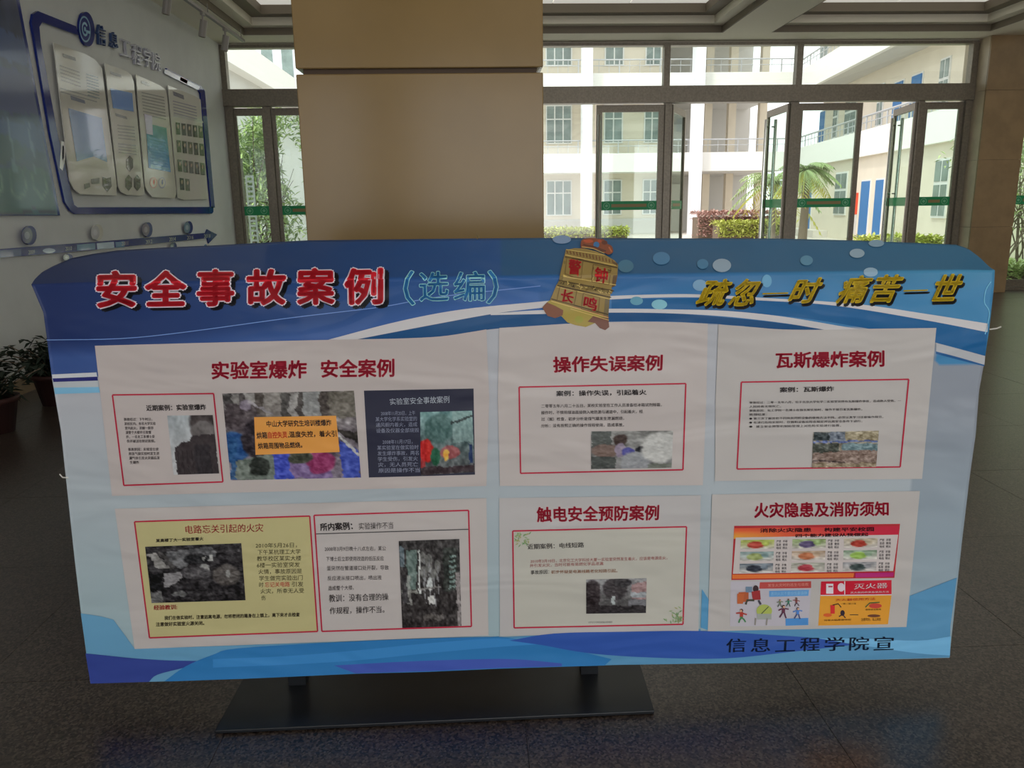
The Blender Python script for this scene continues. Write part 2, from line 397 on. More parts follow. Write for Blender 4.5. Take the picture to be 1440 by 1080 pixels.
def mixc(a, b, t): return [a[i]*(1-t)+b[i]*t for i in range(3)]
def base_color(x, y):
    # upper blue field -> pale field -> lower blue
    if y < 560:
        t = min(1, max(0, (x-80)/1250))
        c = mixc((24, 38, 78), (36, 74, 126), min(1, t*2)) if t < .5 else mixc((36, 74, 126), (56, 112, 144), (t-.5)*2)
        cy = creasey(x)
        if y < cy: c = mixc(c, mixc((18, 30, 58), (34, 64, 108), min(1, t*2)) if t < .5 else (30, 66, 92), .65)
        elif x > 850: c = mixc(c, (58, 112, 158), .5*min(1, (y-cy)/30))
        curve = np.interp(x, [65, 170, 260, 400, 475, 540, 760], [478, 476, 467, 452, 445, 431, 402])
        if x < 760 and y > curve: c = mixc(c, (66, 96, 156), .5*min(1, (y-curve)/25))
        return c
    return (150, 158, 166)
NU, NF, NT = 272, 130, 14
V, F, cols = [], [], []
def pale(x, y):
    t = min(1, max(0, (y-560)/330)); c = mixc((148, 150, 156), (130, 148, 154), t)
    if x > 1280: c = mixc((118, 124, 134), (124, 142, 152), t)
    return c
rows = []
for j in range(NF+1):
    v = j/NF
    yl, yr = 400+561*v, 380+545*v
    xl, xr = itab(Ltab, yl), itab(Rtab, yr)
    for i in range(NU+1):
        u = i/NU; x = xl+(xr-xl)*u; yt = creasey(x); x_b = 127+(1335-127)*u
        yb = itab(Btab, x_b); y = yt+(yb-yt)*v
        if j == 0: x = 44+1355*u; y = creasey(x)
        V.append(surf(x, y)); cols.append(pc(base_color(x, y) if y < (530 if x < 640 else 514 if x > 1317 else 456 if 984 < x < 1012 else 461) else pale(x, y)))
for j in range(NF):
    for i in range(NU): a = j*(NU+1)+i; F.append((a, a+1, a+NU+2, a+NU+1))
b0 = len(V)
for j in range(1, NT+1):
    for i in range(NU+1):
        x = 44+1355*i/NU; yt = creasey(x); y = yt+(itab(Ttab, x)-yt)*j/NT
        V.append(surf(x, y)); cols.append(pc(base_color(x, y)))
for j in range(NT):
    for i in range(NU):
        a = (i if j == 0 else b0+(j-1)*(NU+1)+i); c = b0+j*(NU+1)+i
        F.append((a, c, c+1, a+1))
b1 = b0+(NT-1)*(NU+1)
# cloth folded down behind the frame
for (dy, dz) in ((.02, -.012), (.03, -.08), (.032, -.30)):
    for i in range(NU+1):
        p = V[b1+i]; q = np.array([p[0], max(p[1], CL[1]+.02)+dy, p[2]+dz]); V.append(q); cols.append(pc((120, 120, 120)))
bb = b1
for r in range(3):
    nb = b0+NT*(NU+1)+r*(NU+1)
    for i in range(NU): F.append((bb+i, nb+i, nb+i+1, bb+i+1))
    bb = nb
# side returns and bottom hem wrap
for side in (0, NU):
    prev = None
    for j in range(NF+1):
        p = V[j*(NU+1)+side]; q = p+np.array([(-1 if side else 1)*.004, .045, 0]); V.append(q); cols.append(pc((140, 142, 146)))
        cur = (j*(NU+1)+side, len(V)-1)
        if prev: F.append((prev[0], prev[1], cur[1], cur[0]))
        prev = cur
prev = None
for i in range(NU+1):
    p = V[NF*(NU+1)+i]; V.append(p+np.array([0, .045, .003])); cols.append(pc((60, 90, 150))); cur = (NF*(NU+1)+i, len(V)-1)
    if prev: F.append((prev[0], prev[1], cur[1], cur[0]))
    prev = cur
banner = link('banner', V, F, M['print'], board, True, cols)
# frame hidden behind the cloth, and the black foot plate
zc = CL[2]
fm = MB()
for x in (-1.03, 1.25): fm.tube([(x, 2.03-.0128*x, .14), (x, 2.03-.0128*x, zc-.03)], .013, 8)
fm.tube([(-1.03, 2.043, .14), (1.25, 2.014, .14)], .013, 8); fm.tube([(-1.03, 2.043, zc-.03), (1.25, 2.014, zc-.03)], .013, 8)
fm.build('banner_frame', M['tube'], board)
for x in (-.55, .3):
    MB().box(x-.025, x+.025, 2.06, 2.10, .008, zc+.02).build('post', M['black_steel'], board)
    MB().box(x-.02, x+.02, 2.035, 2.06, .5, .56).build('bracket', M['black_steel'], board)
q = [onZ(*p, Z=.012) for p in ((346, 953), (305, 1031), (920, 1004), (898, 935))]
yb_ = 2.2
o = link('base_plate', *prism([(-.725, 1.868, .002), (.452, 1.878, .002), (.462, yb_, .002), (-.715, yb_-.01, .002)], (0, 0, .01)), M['black_steel'], board)
md = o.modifiers.new('bevel', 'BEVEL'); md.width = .002; md.segments = 2

# ---- printing on the banner
def cut_map(V2, F2, k, fn=surf):
    """px-space mesh -> split at the crease -> world verts"""
    if len(V2) == 0: return [], []
    d = np.array([y-creasey(x) for x, y in V2])
    if fn is surf and d.min() < -1e-3 and d.max() > 1e-3:
        bm = bmesh.new(); vs = [bm.verts.new((x, y, 0)) for x, y in V2]
        for f in F2:
            try: bm.faces.new([vs[i] for i in f])
            except ValueError: pass
        bmesh.ops.bisect_plane(bm, geom=bm.verts[:]+bm.edges[:]+bm.faces[:], dist=1e-5, plane_co=(44, 400, 0), plane_no=(20, 1355, 0))
        bm.verts.index_update(); V2 = [(v.co.x, v.co.y) for v in bm.verts]; F2 = [[v.index for v in f.verts] for f in bm.faces]; bm.free()
    return [fn(x, y, k) for x, y in V2], F2
def decal(name, polys, k, parent=None, fn=surf, m=None, label=None, colf=None, each=False):
    """polys: list of (pixel polygon, seen colour)"""
    if each:
        for pl in polys: o = decal(name, [pl], k, parent, fn, m, label, colf)
        return o
    V, F, cc = [], [], []
    for i_, (poly, c) in enumerate(polys):
        v, f = cut_map(poly, [list(range(len(poly)))], k+min(i_, 40)*.03, fn); b = len(V)
        V += list(v); F += [[i+b for i in q] for q in f]; cc += [(pc(c) if colf is None else colf(c))]*len(v)
    o = link(name, V, F, m or M['print'], parent or board, False, cc)
    if label: o['label'] = label
    return o
def cr(pts, n=6):
    """Catmull-Rom through pixel points"""
    P = [np.array(p, float) for p in pts]; P = [2*P[0]-P[1]]+P+[2*P[-1]-P[-2]]; out = []
    for i in range(1, len(P)-2):
        for k in range(n):
            t = k/n; a, b, c, d = P[i-1:i+3]
            out.append(tuple(.5*((2*b)+(-a+c)*t+(2*a-5*b+4*c-d)*t*t+(-a+3*b-3*c+d)*t**3)))
    return out+[tuple(P[-2])]
def band(up, lo, n=6): return cr(up, n)+cr(lo, n)[::-1]
def stroke(pts, wd):
    up, lo = [], []
    for i, p in enumerate(pts):
        a = np.array(pts[max(i-1, 0)], float); b = np.array(pts[min(i+1, len(pts)-1)], float); d = b-a; d /= np.linalg.norm(d)+1e-9
        n_ = np.array([-d[1], d[0]])*wd/2; up.append(tuple(np.array(p)+n_)); lo.append(tuple(np.array(p)-n_))
    return up+lo[::-1]
def ell(cx, cy, rx, ry, n=20): return [(cx+rx*math.cos(2*math.pi*i/n), cy+ry*math.sin(2*math.pi*i/n)) for i in range(n)]
def frame(q, wd):
    """outline of a quad as four strokes"""
    return [stroke([q[i], q[(i+1) % 4]], wd) for i in range(4)]
def lerpq(q, u, v):
    a, b, c, d = [np.array(p, float) for p in q]
    return (a*(1-u)+b*u)*(1-v)+(d*(1-u)+c*u)*v
def text_geo(s, q, off=0., shear=0., shift=(0, 0), res=2, ref=0.):
    """glyph mesh stretched into pixel quad TL,TR,BR,BL"""
    V0, F0 = glyphs(s, 0, res)
    if len(V0) == 0: return [], []
    lo, hi = V0.min(0)-ref, V0.max(0)+ref
    if off <= .004: sh = [(0, 0)]
    elif off < .016: sh = [(-off, 0), (off, 0)]
    elif off < .024: sh = [(-off, -off), (off, -off), (-off, off), (off, off)]
    else: sh = [(0, 0)]+[(off*math.cos(a*math.pi/4), off*math.sin(a*math.pi/4)) for a in range(8)]
    V, Fc = [], []
    for dx, dy in sh:
        b_ = len(V); V += [(x+dx, y+dy) for x, y in V0]; Fc += [[i+b_ for i in f] for f in F0]
    hi = np.array([hi[0], max(hi[1], lo[1]+.75) if hi[1]-lo[1] < .4 else hi[1]])
    out = []
    for x, y in V:
        u = (x-lo[0])/(hi[0]-lo[0]); v = 1-(y-lo[1])/(hi[1]-lo[1])
        p = lerpq(q, u, v); out.append((p[0]+shear*(.5-v)+shift[0], p[1]+shift[1]))
    return out, Fc
def text(name, items, color, k, parent=None, fn=surf, m=None, off=0., shear=0., shift=(0, 0), res=2, ref=None, label=None, colf=None):
    V, F, cc = [], [], []
    for it in items:
        s, q = it[:2]; col = it[2] if len(it) > 2 else color
        v2, f2 = text_geo(s, q, off, shear, shift, res, off if ref is None else ref)
        v, f = cut_map(v2, f2, k, fn); b = len(V)
        V += list(v); F += [[i+b for i in g] for g in f]; cc += [(pc(col) if colf is None else colf(col))]*len(v)
    o = link(name, V, F, m or M['print'], parent or board, False, cc)
    if label: o['label'] = label
    return o

# swooshes
wh = (170, 168, 170)
decal('wave_print', [
    # glow strip above the main band, lower field right of the bell
    (band([(860, 421), (1000, 419), (1060, 422), (1172, 429), (1260, 442), (1389, 466)], [(860, 434), (940, 434), (1100, 444), (1220, 462), (1317, 482), (1385, 501)]), (22, 78, 124)),
    (band([(500, 475.5), (612, 455), (695, 438), (760, 441), (860, 438), (940, 440), (1060, 450), (1165, 463)], [(500, 478), (618, 473.5), (690, 463), (790, 455), (860, 452), (940, 452), (1040, 458), (1110, 466)]), (20, 64, 106)),
    (band([(1316, 494), (1350, 503), (1384, 512.5)], [(1316, 497.5), (1350, 506.5), (1384, 515)]), (30, 76, 124)),
], 1)
decal('white_swoosh', [
    (band([(462, 477.5), (560, 452), (650, 435), (760, 424), (800, 420), (860, 416), (965, 413.5), (1060, 418), (1200, 427), (1300, 441), (1389, 455)],
          [(500, 477.5), (612, 456), (695, 441), (760, 433), (800, 429), (860, 421), (965, 418), (1060, 422), (1172, 429.5), (1300, 450), (1388, 467)]), wh),
    (band([(690, 441), (760, 436), (860, 434), (940, 435), (1020, 437), (1100, 445), (1185, 459), (1240, 468)],
          [(690, 443), (760, 441.5), (860, 439.5), (940, 440.5), (1020, 445), (1100, 454), (1150, 462), (1200, 470)]), wh),
    (band([(1316, 482), (1350, 491), (1385, 500.5)], [(1316, 494), (1350, 503), (1384, 513)]), (150, 152, 156)),
    ([(73.3, 526.5), (136, 523.5), (137, 529.5), (74.2, 532)], (165, 168, 172)),
    ([(75.6, 537), (138, 535), (139, 544), (76.5, 545)], (150, 155, 160)),
], 2)
decal('side_stripe', [([(74.4, 532), (137, 529), (138, 535.4), (75.6, 537.5)], (32, 34, 92)), ([(76.4, 545), (139, 543.5), (141, 552), (77.6, 554)], (104, 152, 180))], 2)
decal('thin_line', [(stroke(cr([(66, 478), (170, 476), (260, 467), (400, 448), (475, 439), (540, 431), (620, 417), (760, 402)], 4), 1.1), (96, 124, 176)),
                          (stroke(cr([(1385, 470), (1391, 440), (1384, 425), (1386, 408), (1393, 396)], 5), 1.2), (100, 160, 190))], 2, each=True)
decal('light_spot', [(ell(*e), c) for e, c in (((790, 337.5, 13, 6), (104, 124, 152)), ((930, 364, 12, 9), (62, 104, 138)), ((1015, 374, 13, 9.5), (122, 140, 156)), ((880, 375, 11, 9), (58, 96, 118)),
    ((1205, 357, 10.5, 6.5), (118, 138, 152)), ((1232, 343, 11, 5), (104, 128, 144)), ((1224, 383, 10, 6), (120, 146, 164)), ((1134, 367, 9, 7), (72, 112, 136)), ((927, 428, 11, 7), (108, 158, 172)), ((984, 401, 10, 8), (104, 138, 164)), ((1078, 395, 7, 9), (84, 134, 164)), ((895, 423, 9, 6), (80, 130, 150)), ((988, 372, 8, 7), (58, 102, 134)))], 3, each=True)
# white fields
PW = (158, 151, 149); PB = (153, 150, 150)
def field(poly, k=4, c=PW): return (poly, c)
decal('white_field', [
    (([(134, 486)] + cr([(300, 481.5), (470, 477.5), (560, 475.8), (618, 473), (660, 467), (684, 463)], 4)+[(688, 560), (684, 683), (158, 697)]), (156, 148, 146)),
    (cr([(702, 461), (745, 458.5), (790, 455.5), (860, 452.5), (940, 452.5), (995, 455)], 4)+[(993, 560), (988, 682), (703, 683), (700, 560)], PW),
    (cr([(1010, 456), (1060, 460), (1100, 463), (1162, 463.5), (1230, 462)], 4)+[(1316, 461), (1296, 673), (1005, 676), (1006, 560)], (154, 150, 148)),
    ([(162, 715), (684, 700), (687, 893), (190, 912)], (156, 150, 148)),
    ([(702, 700), (985, 696), (982, 887), (703, 894)], PB),
    ([(1001, 695), (1293, 690), (1274, 881), (995, 887)], (154, 150, 148)),
], 4)
# lower waves
decal('lower_wave_print', [
    (cr([(114, 862), (140, 866), (160, 871)], 3)+[(190, 912), (690, 895), (702, 894), (700, 939.5), (600, 944), (500, 947), (345, 954), (240, 957.5), (128, 960)], (84, 130, 160)),
    (cr([(700, 896), (850, 888), (985, 884)], 3)+[(985, 887), (1274, 881), (1278, 838), (1345, 812), (1336, 880), (1335, 924), (1100, 931), (1000, 932.5), (870, 934.5), (700, 939.5)], (74, 122, 156)),
    ([(985, 882), (987, 828), (998, 845), (996, 886)], (72, 124, 160)),
], 3)
decal('lower_wave_crest', [
    (cr([(121, 918), (150, 921), (190, 925), (240, 928), (300, 929)], 4)+cr([(260, 938), (222, 948), (210, 958)], 4)+[(128, 960.5)], (44, 58, 122)),
    (cr([(232, 957), (262, 936), (300, 920), (335, 911), (480, 902), (600, 897), (690, 895), (720, 897), (800, 912), (860, 926)], 4)+[(850, 935), (701, 939.5), (600, 944), (500, 946.6), (345, 953.6), (240, 957.3)], (40, 100, 152)),
    (cr([(300, 926), (400, 922), (500, 914), (600, 904), (700, 897), (760, 903)], 4)+cr([(762, 905), (700, 909), (600, 918), (500, 928), (400, 934), (300, 938)], 4), (50, 112, 166)),
    (cr([(470, 935), (560, 930), (640, 927), (720, 926), (790, 932)], 4)+[(790, 936), (701, 938.5), (600, 943), (500, 946)], (56, 74, 148)),
    (cr([(716, 900), (780, 890), (880, 887.5), (985, 886.5), (1080, 892), (1150, 897), (1200, 906)], 4)+cr([(1120, 915), (1020, 925), (920, 924), (830, 918), (760, 906)], 4), (42, 72, 142)),
    (cr([(1150, 897), (1210, 897), (1290, 900), (1336, 894)], 4)+cr([(1335, 921), (1290, 918), (1220, 908)], 4), (96, 150, 192)),
], 5)

# title lettering: black shadow, white edge, red face
def q4(x0, y0, x1, y1, x2, y2, x3, y3): return [(x0, y0), (x1, y1), (x2, y2), (x3, y3)]
tl = [('安', q4(136, 382, 193, 381.5, 193, 432, 136, 433)), ('全', q4(204, 382, 263, 381, 263, 430, 204, 431)), ('事', q4(277, 380, 330, 379.5, 330, 430, 277, 431)),
      ('故', q4(347, 380, 403, 379, 402, 428.5, 347, 430)), ('案', q4(417, 378, 471, 377.5, 471, 428, 418, 429)), ('例', q4(484, 378.5, 539, 377.5, 539, 428, 485, 429))]
_ = '''text('title_shadow', tl, (12, 14, 22), 2.5, off=.068, ref=.03, shift=(6, 4), label='black drop shadow of the red title')
text('title_outline', tl, (196, 176, 186), 3.5, off=.068, ref=.03, label='white edge of the red title')
text('title_lettering', tl, (176, 24, 38), 4.5, off=.042, ref=.03, label='')'''
for it_ in tl:
    o = text('title_character', [it_], (176, 24, 38), 4.5, off=.034, ref=.03, label='heavy red title character at top of the banner')
    text('character_outline', [it_], (196, 176, 186), 3.5, off=.068, ref=.03, parent=o, label='white edge'); text('character_shadow', [it_], (12, 14, 22), 2.5, off=.068, ref=.03, shift=(6, 4), parent=o, label='black drop shadow')
sl = [('（', q4(567, 382, 582, 381, 584, 429, 568, 430)), ('选', q4(589, 383, 631, 382, 631, 423, 590, 424)), ('编', q4(638, 383, 682, 382, 682, 423, 638, 424)), ('）', q4(686, 381, 701, 380, 700, 427, 684, 427))]
text('subtitle_outline', sl, (132, 184, 206), 2.5, off=.028, ref=.012)
text('subtitle_lettering', sl, (32, 96, 148), 3.5, off=.008, ref=.012, label='blue outlined bracketed lettering after the title')
sg = [('疏', q4(984, 392, 1024, 391.5, 1024, 430, 984, 431)), ('忽', q4(1030, 392, 1066, 391, 1066, 430, 1030, 431)), ('一', q4(1074, 403, 1110, 402, 1110, 413, 1074, 414)), ('时', q4(1114, 390.5, 1152, 389.5, 1152, 426, 1114, 427)),
      ('痛', q4(1181, 387, 1221, 386.5, 1221, 426, 1181, 427)), ('苦', q4(1226, 386, 1264, 385.5, 1264, 425.5, 1226, 426)), ('一', q4(1272, 399, 1306, 398, 1306, 409, 1272, 410)), ('世', q4(1312, 385, 1350, 384.5, 1350, 423, 1312, 424))]
sg = [(s, [(p[0]+(1 if i < 2 else -1)*(9 if s != '一' else 2.5), p[1]) for i, p in enumerate(q)]) for s, q in sg]
for it_ in sg:
    o = text('slogan_character', [it_], (190, 158, 22), 4.5, off=.03, ref=.03, label='slanted yellow slogan character')
    text('character_shadow', [it_], (14, 16, 20), 3.5, off=.06, ref=.03, shift=(2, 3.5), parent=o, label='black drop shadow')

# section headings
hd = [('实验室爆炸', q4(298, 508, 432, 505.5, 432, 532, 298, 533.5)), ('安全案例', q4(451, 505.5, 555, 503.5, 555, 530, 452, 531)),
      ('操作失误案例', q4(777, 501, 932, 498, 931, 521, 778, 524)), ('瓦斯爆炸案例', q4(1090, 495, 1243, 492, 1243, 516, 1090, 518)),
      ('触电安全预防案例', q4(754, 712, 927, 709, 926, 731, 755, 734)), ('火灾隐患及消防须知', q4(1060, 706, 1249, 704, 1249, 725, 1060, 728))]
for s, q in hd: text('heading_lettering', [(s, q)], (160, 30, 52), 6, off=.03)
sgn = []
for i, ch in enumerate('信息工程学院宣'):
    x0 = 1021+i*34.6; y0 = 897-i*.5; x1 = x0+28; sgn.append((ch, q4(x0, y0+(3 if ch == '工' else 0), x1, y0-.4+(3 if ch == '工' else 0), x1-1, y0+19, x0-1, y0+20)))
text('signature_lettering', sgn, (14, 26, 48), 6.5, off=.015, label='dark wide lettering at the lower edge')

# printed photographs: painted cell grids
def vnoise(W, Hh, cells, seed):
    r = np.random.default_rng(seed); g = r.random((cells+2, cells+2)); x = np.linspace(0, cells, W); y = np.linspace(0, cells, Hh)
    xi, yi = np.floor(x).astype(int), np.floor(y).astype(int); fx, fy = x-xi, y-yi; fx = fx*fx*(3-2*fx); fy = fy*fy*(3-2*fy)
    a = g[yi][:, xi]; b = g[yi][:, xi+1]; c = g[yi+1][:, xi]; d = g[yi+1][:, xi+1]
    return (a*(1-fx)+b*fx)*(1-fy)[:, None]+(c*(1-fx)+d*fx)*fy[:, None]
class Pic:
    def __init__(s, W, H, c0, c1=None):
        s.W, s.H = W, H; s.u, s.v = np.meshgrid(np.linspace(0, 1, W), np.linspace(0, 1, H)); c1 = c1 or c0
        if W > 45:
            for cells, amp in ((6, .022), (14, .028), (30, .02)): s.u = s.u+(vnoise(W, H, cells, W*7+H+cells)-.5)*amp; s.v = s.v+(vnoise(W, H, cells, W+H*5+cells)-.5)*amp
        s.a = np.array(c0, float)*(1-s.v[..., None])+np.array(c1, float)*s.v[..., None]
    def put(s, m, c, al=1.):
        m = (m*al)[..., None]; s.a = s.a*(1-m)+np.array(c, float)*m; return s
    def rect(s, x0, y0, x1, y1, c, al=1.): return s.put((s.u >= x0)*(s.u <= x1)*(s.v >= y0)*(s.v <= y1)*1., c, al)
    def ell(s, cx, cy, rx, ry, c, al=1., soft=.15):
        d = np.sqrt(((s.u-cx)/rx)**2+((s.v-cy)/ry)**2); return s.put(np.clip((1-d)/soft, 0, 1), c, al)
    def line(s, x0, y0, x1, y1, wd, c, al=1.):
        dx, dy = x1-x0, y1-y0; L = dx*dx+dy*dy; t = np.clip(((s.u-x0)*dx+(s.v-y0)*dy)/L, 0, 1)
        d = np.hypot(s.u-x0-t*dx, s.v-y0-t*dy); return s.put((d < wd)*1., c, al)
    def poly(s, pts, c, al=1.):
        ins = np.zeros(s.u.shape, bool); n_ = len(pts)
        for i in range(n_):
            (ax, ay), (bx_, by) = pts[i], pts[(i+1) % n_]
            if ay == by: continue
            cond = ((s.v >= min(ay, by)) & (s.v < max(ay, by))); xx = ax+(s.v-ay)*(bx_-ax)/(by-ay); ins ^= cond & (s.u < xx)
        return s.put(ins*1., c, al)
    def noise(s, amp, cells, seed, tint=(1, 1, 1)):
        n_ = vnoise(s.W, s.H, cells, seed)-.5+.6*(vnoise(s.W, s.H, cells*2+3, seed+500)-.5)*(s.W > 45); s.a = np.clip(s.a+n_[..., None]*amp*np.array(tint), 4, 250); return s
    def emit(s, name, q, k, parent, fn=surf, m=None, label=None, colf=None):
        V = []; F = []; cc = []
        for j in range(s.H):
            for i in range(s.W):
                p = lerpq(q, i/(s.W-1), j/(s.H-1)); V.append(fn(p[0], p[1], k))
        L = np.array([lin(c) for c in s.a.reshape(-1, 3)]); cc = np.minimum(L/K, .92) if colf is None else colf(L)
        for j in range(s.H-1):
            for i in range(s.W-1): a = j*s.W+i; F.append((a, a+1, a+s.W+1, a+s.W))
        o = link(name, V, F, m or M['print'], parent or board, False, cc)
        if label: o['label'] = label
        return o

INK = (44, 38, 40); RED = (150, 26, 50)
def notice(label, q, wd=2, fill=None, k=5, line=RED):
    polys = [(s, line) for s in frame(q, wd)]
    if fill: polys = [(q, fill)]+polys
    # fill first, frame strokes a layer above
    o = decal('case_notice', [(s, line) for s in frame(q, wd)], k+1, label=label)
    if fill: decal('notice_ground', [(q, fill)], k, parent=o)
    return o
def lines(par, items, col=INK, off=.012, k=7, name='body_lettering', label=None): return text(name, items, col, k, parent=par, off=off, label=label)
def para(x0, y0, x1, y1, slope, rowsz, texts, h, skew=0.):
    """rows of a paragraph: first row from (x0,y0) to (x1,..); pitch rowsz; each text scaled by its length"""
    L = max(len(t) for t in texts); out = []
    for i, t in enumerate(texts):
        if not t: continue
        ya = y0+i*rowsz; xa = x0+skew*i*rowsz; ww = (x1-x0)*len(t)/L
        out.append((t, q4(xa, ya, xa+ww, ya+slope*ww, xa+ww, ya+slope*ww+h, xa, ya+h)))
    return out

# case 1: laboratory explosion (left)
n1 = notice('tilted case box with smoke photo on the left of the banner', q4(159, 555, 301, 553, 314, 677, 175, 682))
lines(n1, [('近期案例：实验室爆炸', q4(206, 569, 290, 567.5, 291, 576, 207, 577.5))], off=.02, name='caption_lettering')
lines(n1, para(175, 587, 219, 0, -.01, 6.1, ['事故经过：下午时分，', '某校区内，有名大学实验', '室内起火，浓烟一度弥', '漫整个大楼并引发爆', '炸，一名化工系博士受', '伤并被送往附近医院。'], 4.6, .14))
lines(n1, para(181, 629, 224, 0, -.01, 6.1, ['事故原因：实验室在使', '用氢气做实验时发生泄', '漏气体引发火灾最后发', '生爆炸'], 4.6, .14))
p = Pic(50, 64, (134, 140, 144), (146, 146, 148)); p.ell(.95, .1, .5, .45, (52, 46, 46)); p.ell(.75, .28, .3, .2, (84, 80, 80)); p.noise(30, 7, 3)
p.poly([(.08, .55), (.25, .45), (.42, .42), (.5, .36), (1.01, .3), (1.01, 1.01), (.08, 1.01)], (46, 40, 42)); p.rect(.5, .5, .85, 1, (34, 32, 36), .6); p.noise(16, 14, 4)
for i in range(8): p.line(.15+i*.1, .6, .15+i*.1, 1, .008, (28, 24, 26), .7)
p.emit('photo_print', q4(236, 584, 300, 583, 309, 665, 245, 667), 7, n1)

# case 2: burnt laboratory with orange caption
p = Pic(110, 72, (92, 88, 86), (96, 88, 100)); p.noise(70, 14, 9)
for x0, x1, c in ((0, .06, (46, 44, 44)), (.06, .12, (108, 106, 104)), (.12, .16, (60, 56, 56)), (.16, .24, (124, 122, 120)), (.24, .31, (70, 64, 60)), (.31, .44, (112, 108, 104)), (.44, .5, (60, 58, 56)), (.5, .56, (126, 124, 122)), (.56, .61, (50, 46, 44)), (.61, .74, (118, 120, 120)), (.74, .8, (58, 52, 48)), (.8, 1, (86, 82, 74))): p.rect(x0, 0, x1, .3, c, .85)
p.rect(0, .12, .25, .5, (56, 48, 52), .75); p.ell(.17, .13, .05, .07, (118, 110, 124), .8); p.ell(.05, .62, .12, .2, (28, 62, 108)); p.rect(0, .5, .06, 1, (28, 64, 104), .8)
p.ell(.22, .55, .12, .25, (40, 34, 40)); p.line(.2, .1, .36, .24, .012, (120, 116, 120)); p.poly([(.05, .78), (.35, .7), (.36, 1.01), (.05, 1.01)], (92, 100, 94)); p.ell(.23, .85, .08, .12, (30, 34, 30)); p.rect(.34, .68, .47, 1, (50, 62, 148)); p.rect(.47, .72, .78, 1, (104, 84, 128), .8); p.ell(.7, .82, .12, .14, (120, 46, 84)); p.ell(.55, .76, .1, .08, (58, 60, 50))
p.poly([(.84, .58), (1.01, .7), (1.01, 1.01), (.86, 1.01)], (52, 66, 140)); p.line(.8, .45, 1, .75, .012, (150, 150, 150)); p.poly([(.78, .42), (1.0, .48), (1.0, .6)], (36, 32, 30)); p.noise(34, 30, 11); p.noise(24, 50, 12)
ph = p.emit('photo_print', q4(313, 553, 498, 549, 508, 671, 325, 675), 5, board, label='photo of a burnt laboratory with an orange caption block')
decal('caption_block', [(q4(358, 586, 473, 584, 478, 635, 360, 639), (190, 128, 62))], 7, parent=ph)
lines(ph, [('中山大学研究生培训楼爆炸', q4(375, 591, 466, 589, 467, 598, 376, 600)), ('烘箱', q4(361, 607, 376, 606.5, 377, 616, 362, 616.5)), ('自控失灵', q4(377, 606.5, 404, 606, 405, 615, 378, 616), (176, 52, 40)),
           (',温度失控，着火引', q4(405, 606, 473, 604.5, 474, 613.5, 406, 615)), ('烘箱周围物品燃烧。', q4(363, 622, 425, 620.5, 426, 629, 364, 631))], off=.02, k=8, name='caption_lettering')

# case 3: dark slide
ds = decal('dark_slide', [(q4(512, 549, 666, 546, 668, 667, 519, 671), (36, 37, 52))], 5, label='dark navy slide with pale text and a fire photo')
lines(ds, [('实验室安全事故案例', q4(548, 560, 632, 556, 632, 566, 549, 569))], (140, 146, 156), .0, 6, 'caption_lettering')
lines(ds, [(t, q4(528+i*.45+(8 if i in (0, 5) else 0), 578+i*8.0, 528+i*.45+ww, 577+i*8.0, 528+i*.45+ww, 583.4+i*8.0, 528+i*.45+(8 if i in (0, 5) else 0), 584.2+i*8.0)) for i, (t, ww) in enumerate((
    ('2008年11月20日，上午', 56), ('某大学化学系实验室的', 58), ('通风橱内着火，造成', 58), ('设备及仪器全部烧毁', 60), ('', 10), ('2008年11月17日，', 50), ('某实验室在做实验时', 58), ('发生爆炸事故，两名', 58), ('学生受伤，引发火', 56), ('灾，无人员死亡', 56), ('原因是操作不当', 58))) if t], (112, 116, 134), -.004, 6)
p = Pic(54, 64, (92, 124, 124), (70, 70, 72)); p.noise(40, 6, 21); p.ell(.35, .28, .3, .25, (58, 84, 82), .8); p.rect(.62, 0, 1, .5, (122, 144, 142), .6); p.line(.6, .2, 1, .08, .02, (50, 60, 60)); p.ell(.1, .62, .16, .2, (160, 38, 34)); p.rect(0, .45, .1, .88, (150, 30, 32), .7)
p.ell(.28, .72, .1, .16, (30, 74, 54)); p.ell(.55, .66, .2, .12, (142, 70, 72), .8); p.ell(.48, .7, .06, .1, (210, 150, 70)); p.rect(0, .88, 1, 1, (50, 40, 44)); p.rect(.9, .55, .97, .85, (24, 40, 74)); p.noise(34, 20, 22)
p.emit('photo_print', q4(591, 579, 664, 577, 668, 663, 592, 668), 6.5, ds)

# case 4: operating error
n4 = notice('framed case box below the operating-error heading', q4(730, 544, 964, 539, 960, 660, 732, 665))
lines(n4, [('案例：操作失误，引起着火', q4(782, 549, 908, 547, 909, 555, 782, 557))], off=.02, name='caption_lettering')
lines(n4, para(761, 568, 930, 0, -.012, 9.2, ['二零零五年八月二十五日，某校实验室在工作人员准备给冰箱试剂除霜，', '操作时，不慎将煤油直接倒入地热源与通道中，引起着火，经', '过（据）检查，初步分析是煤气罐发生泄漏燃烧，', '分析：没有按照正确的操作规程使用，造成事故。'], 5.2), off=.008)
p = Pic(80, 42, (120, 120, 118), (92, 92, 92)); p.noise(50, 8, 31); p.rect(0, 0, .25, .45, (62, 66, 64), .8); p.ell(.36, .25, .1, .18, (52, 40, 36)); p.ell(.18, .52, .2, .18, (98, 82, 76)); p.ell(.36, .5, .08, .2, (120, 110, 126)); p.ell(.46, .56, .09, .14, (64, 64, 122)); p.ell(.6, .5, .06, .09, (26, 26, 30)); p.ell(.55, .85, .2, .32, (122, 124, 128)); p.rect(0, .68, .3, 1, (54, 58, 56), .85); p.ell(.85, .45, .25, .45, (158, 158, 156)); p.rect(.7, .88, 1, 1, (92, 98, 86), .6); p.noise(26, 24, 32)
p.emit('photo_print', q4(831, 606, 946, 605, 944, 657, 831, 659), 7, n4)

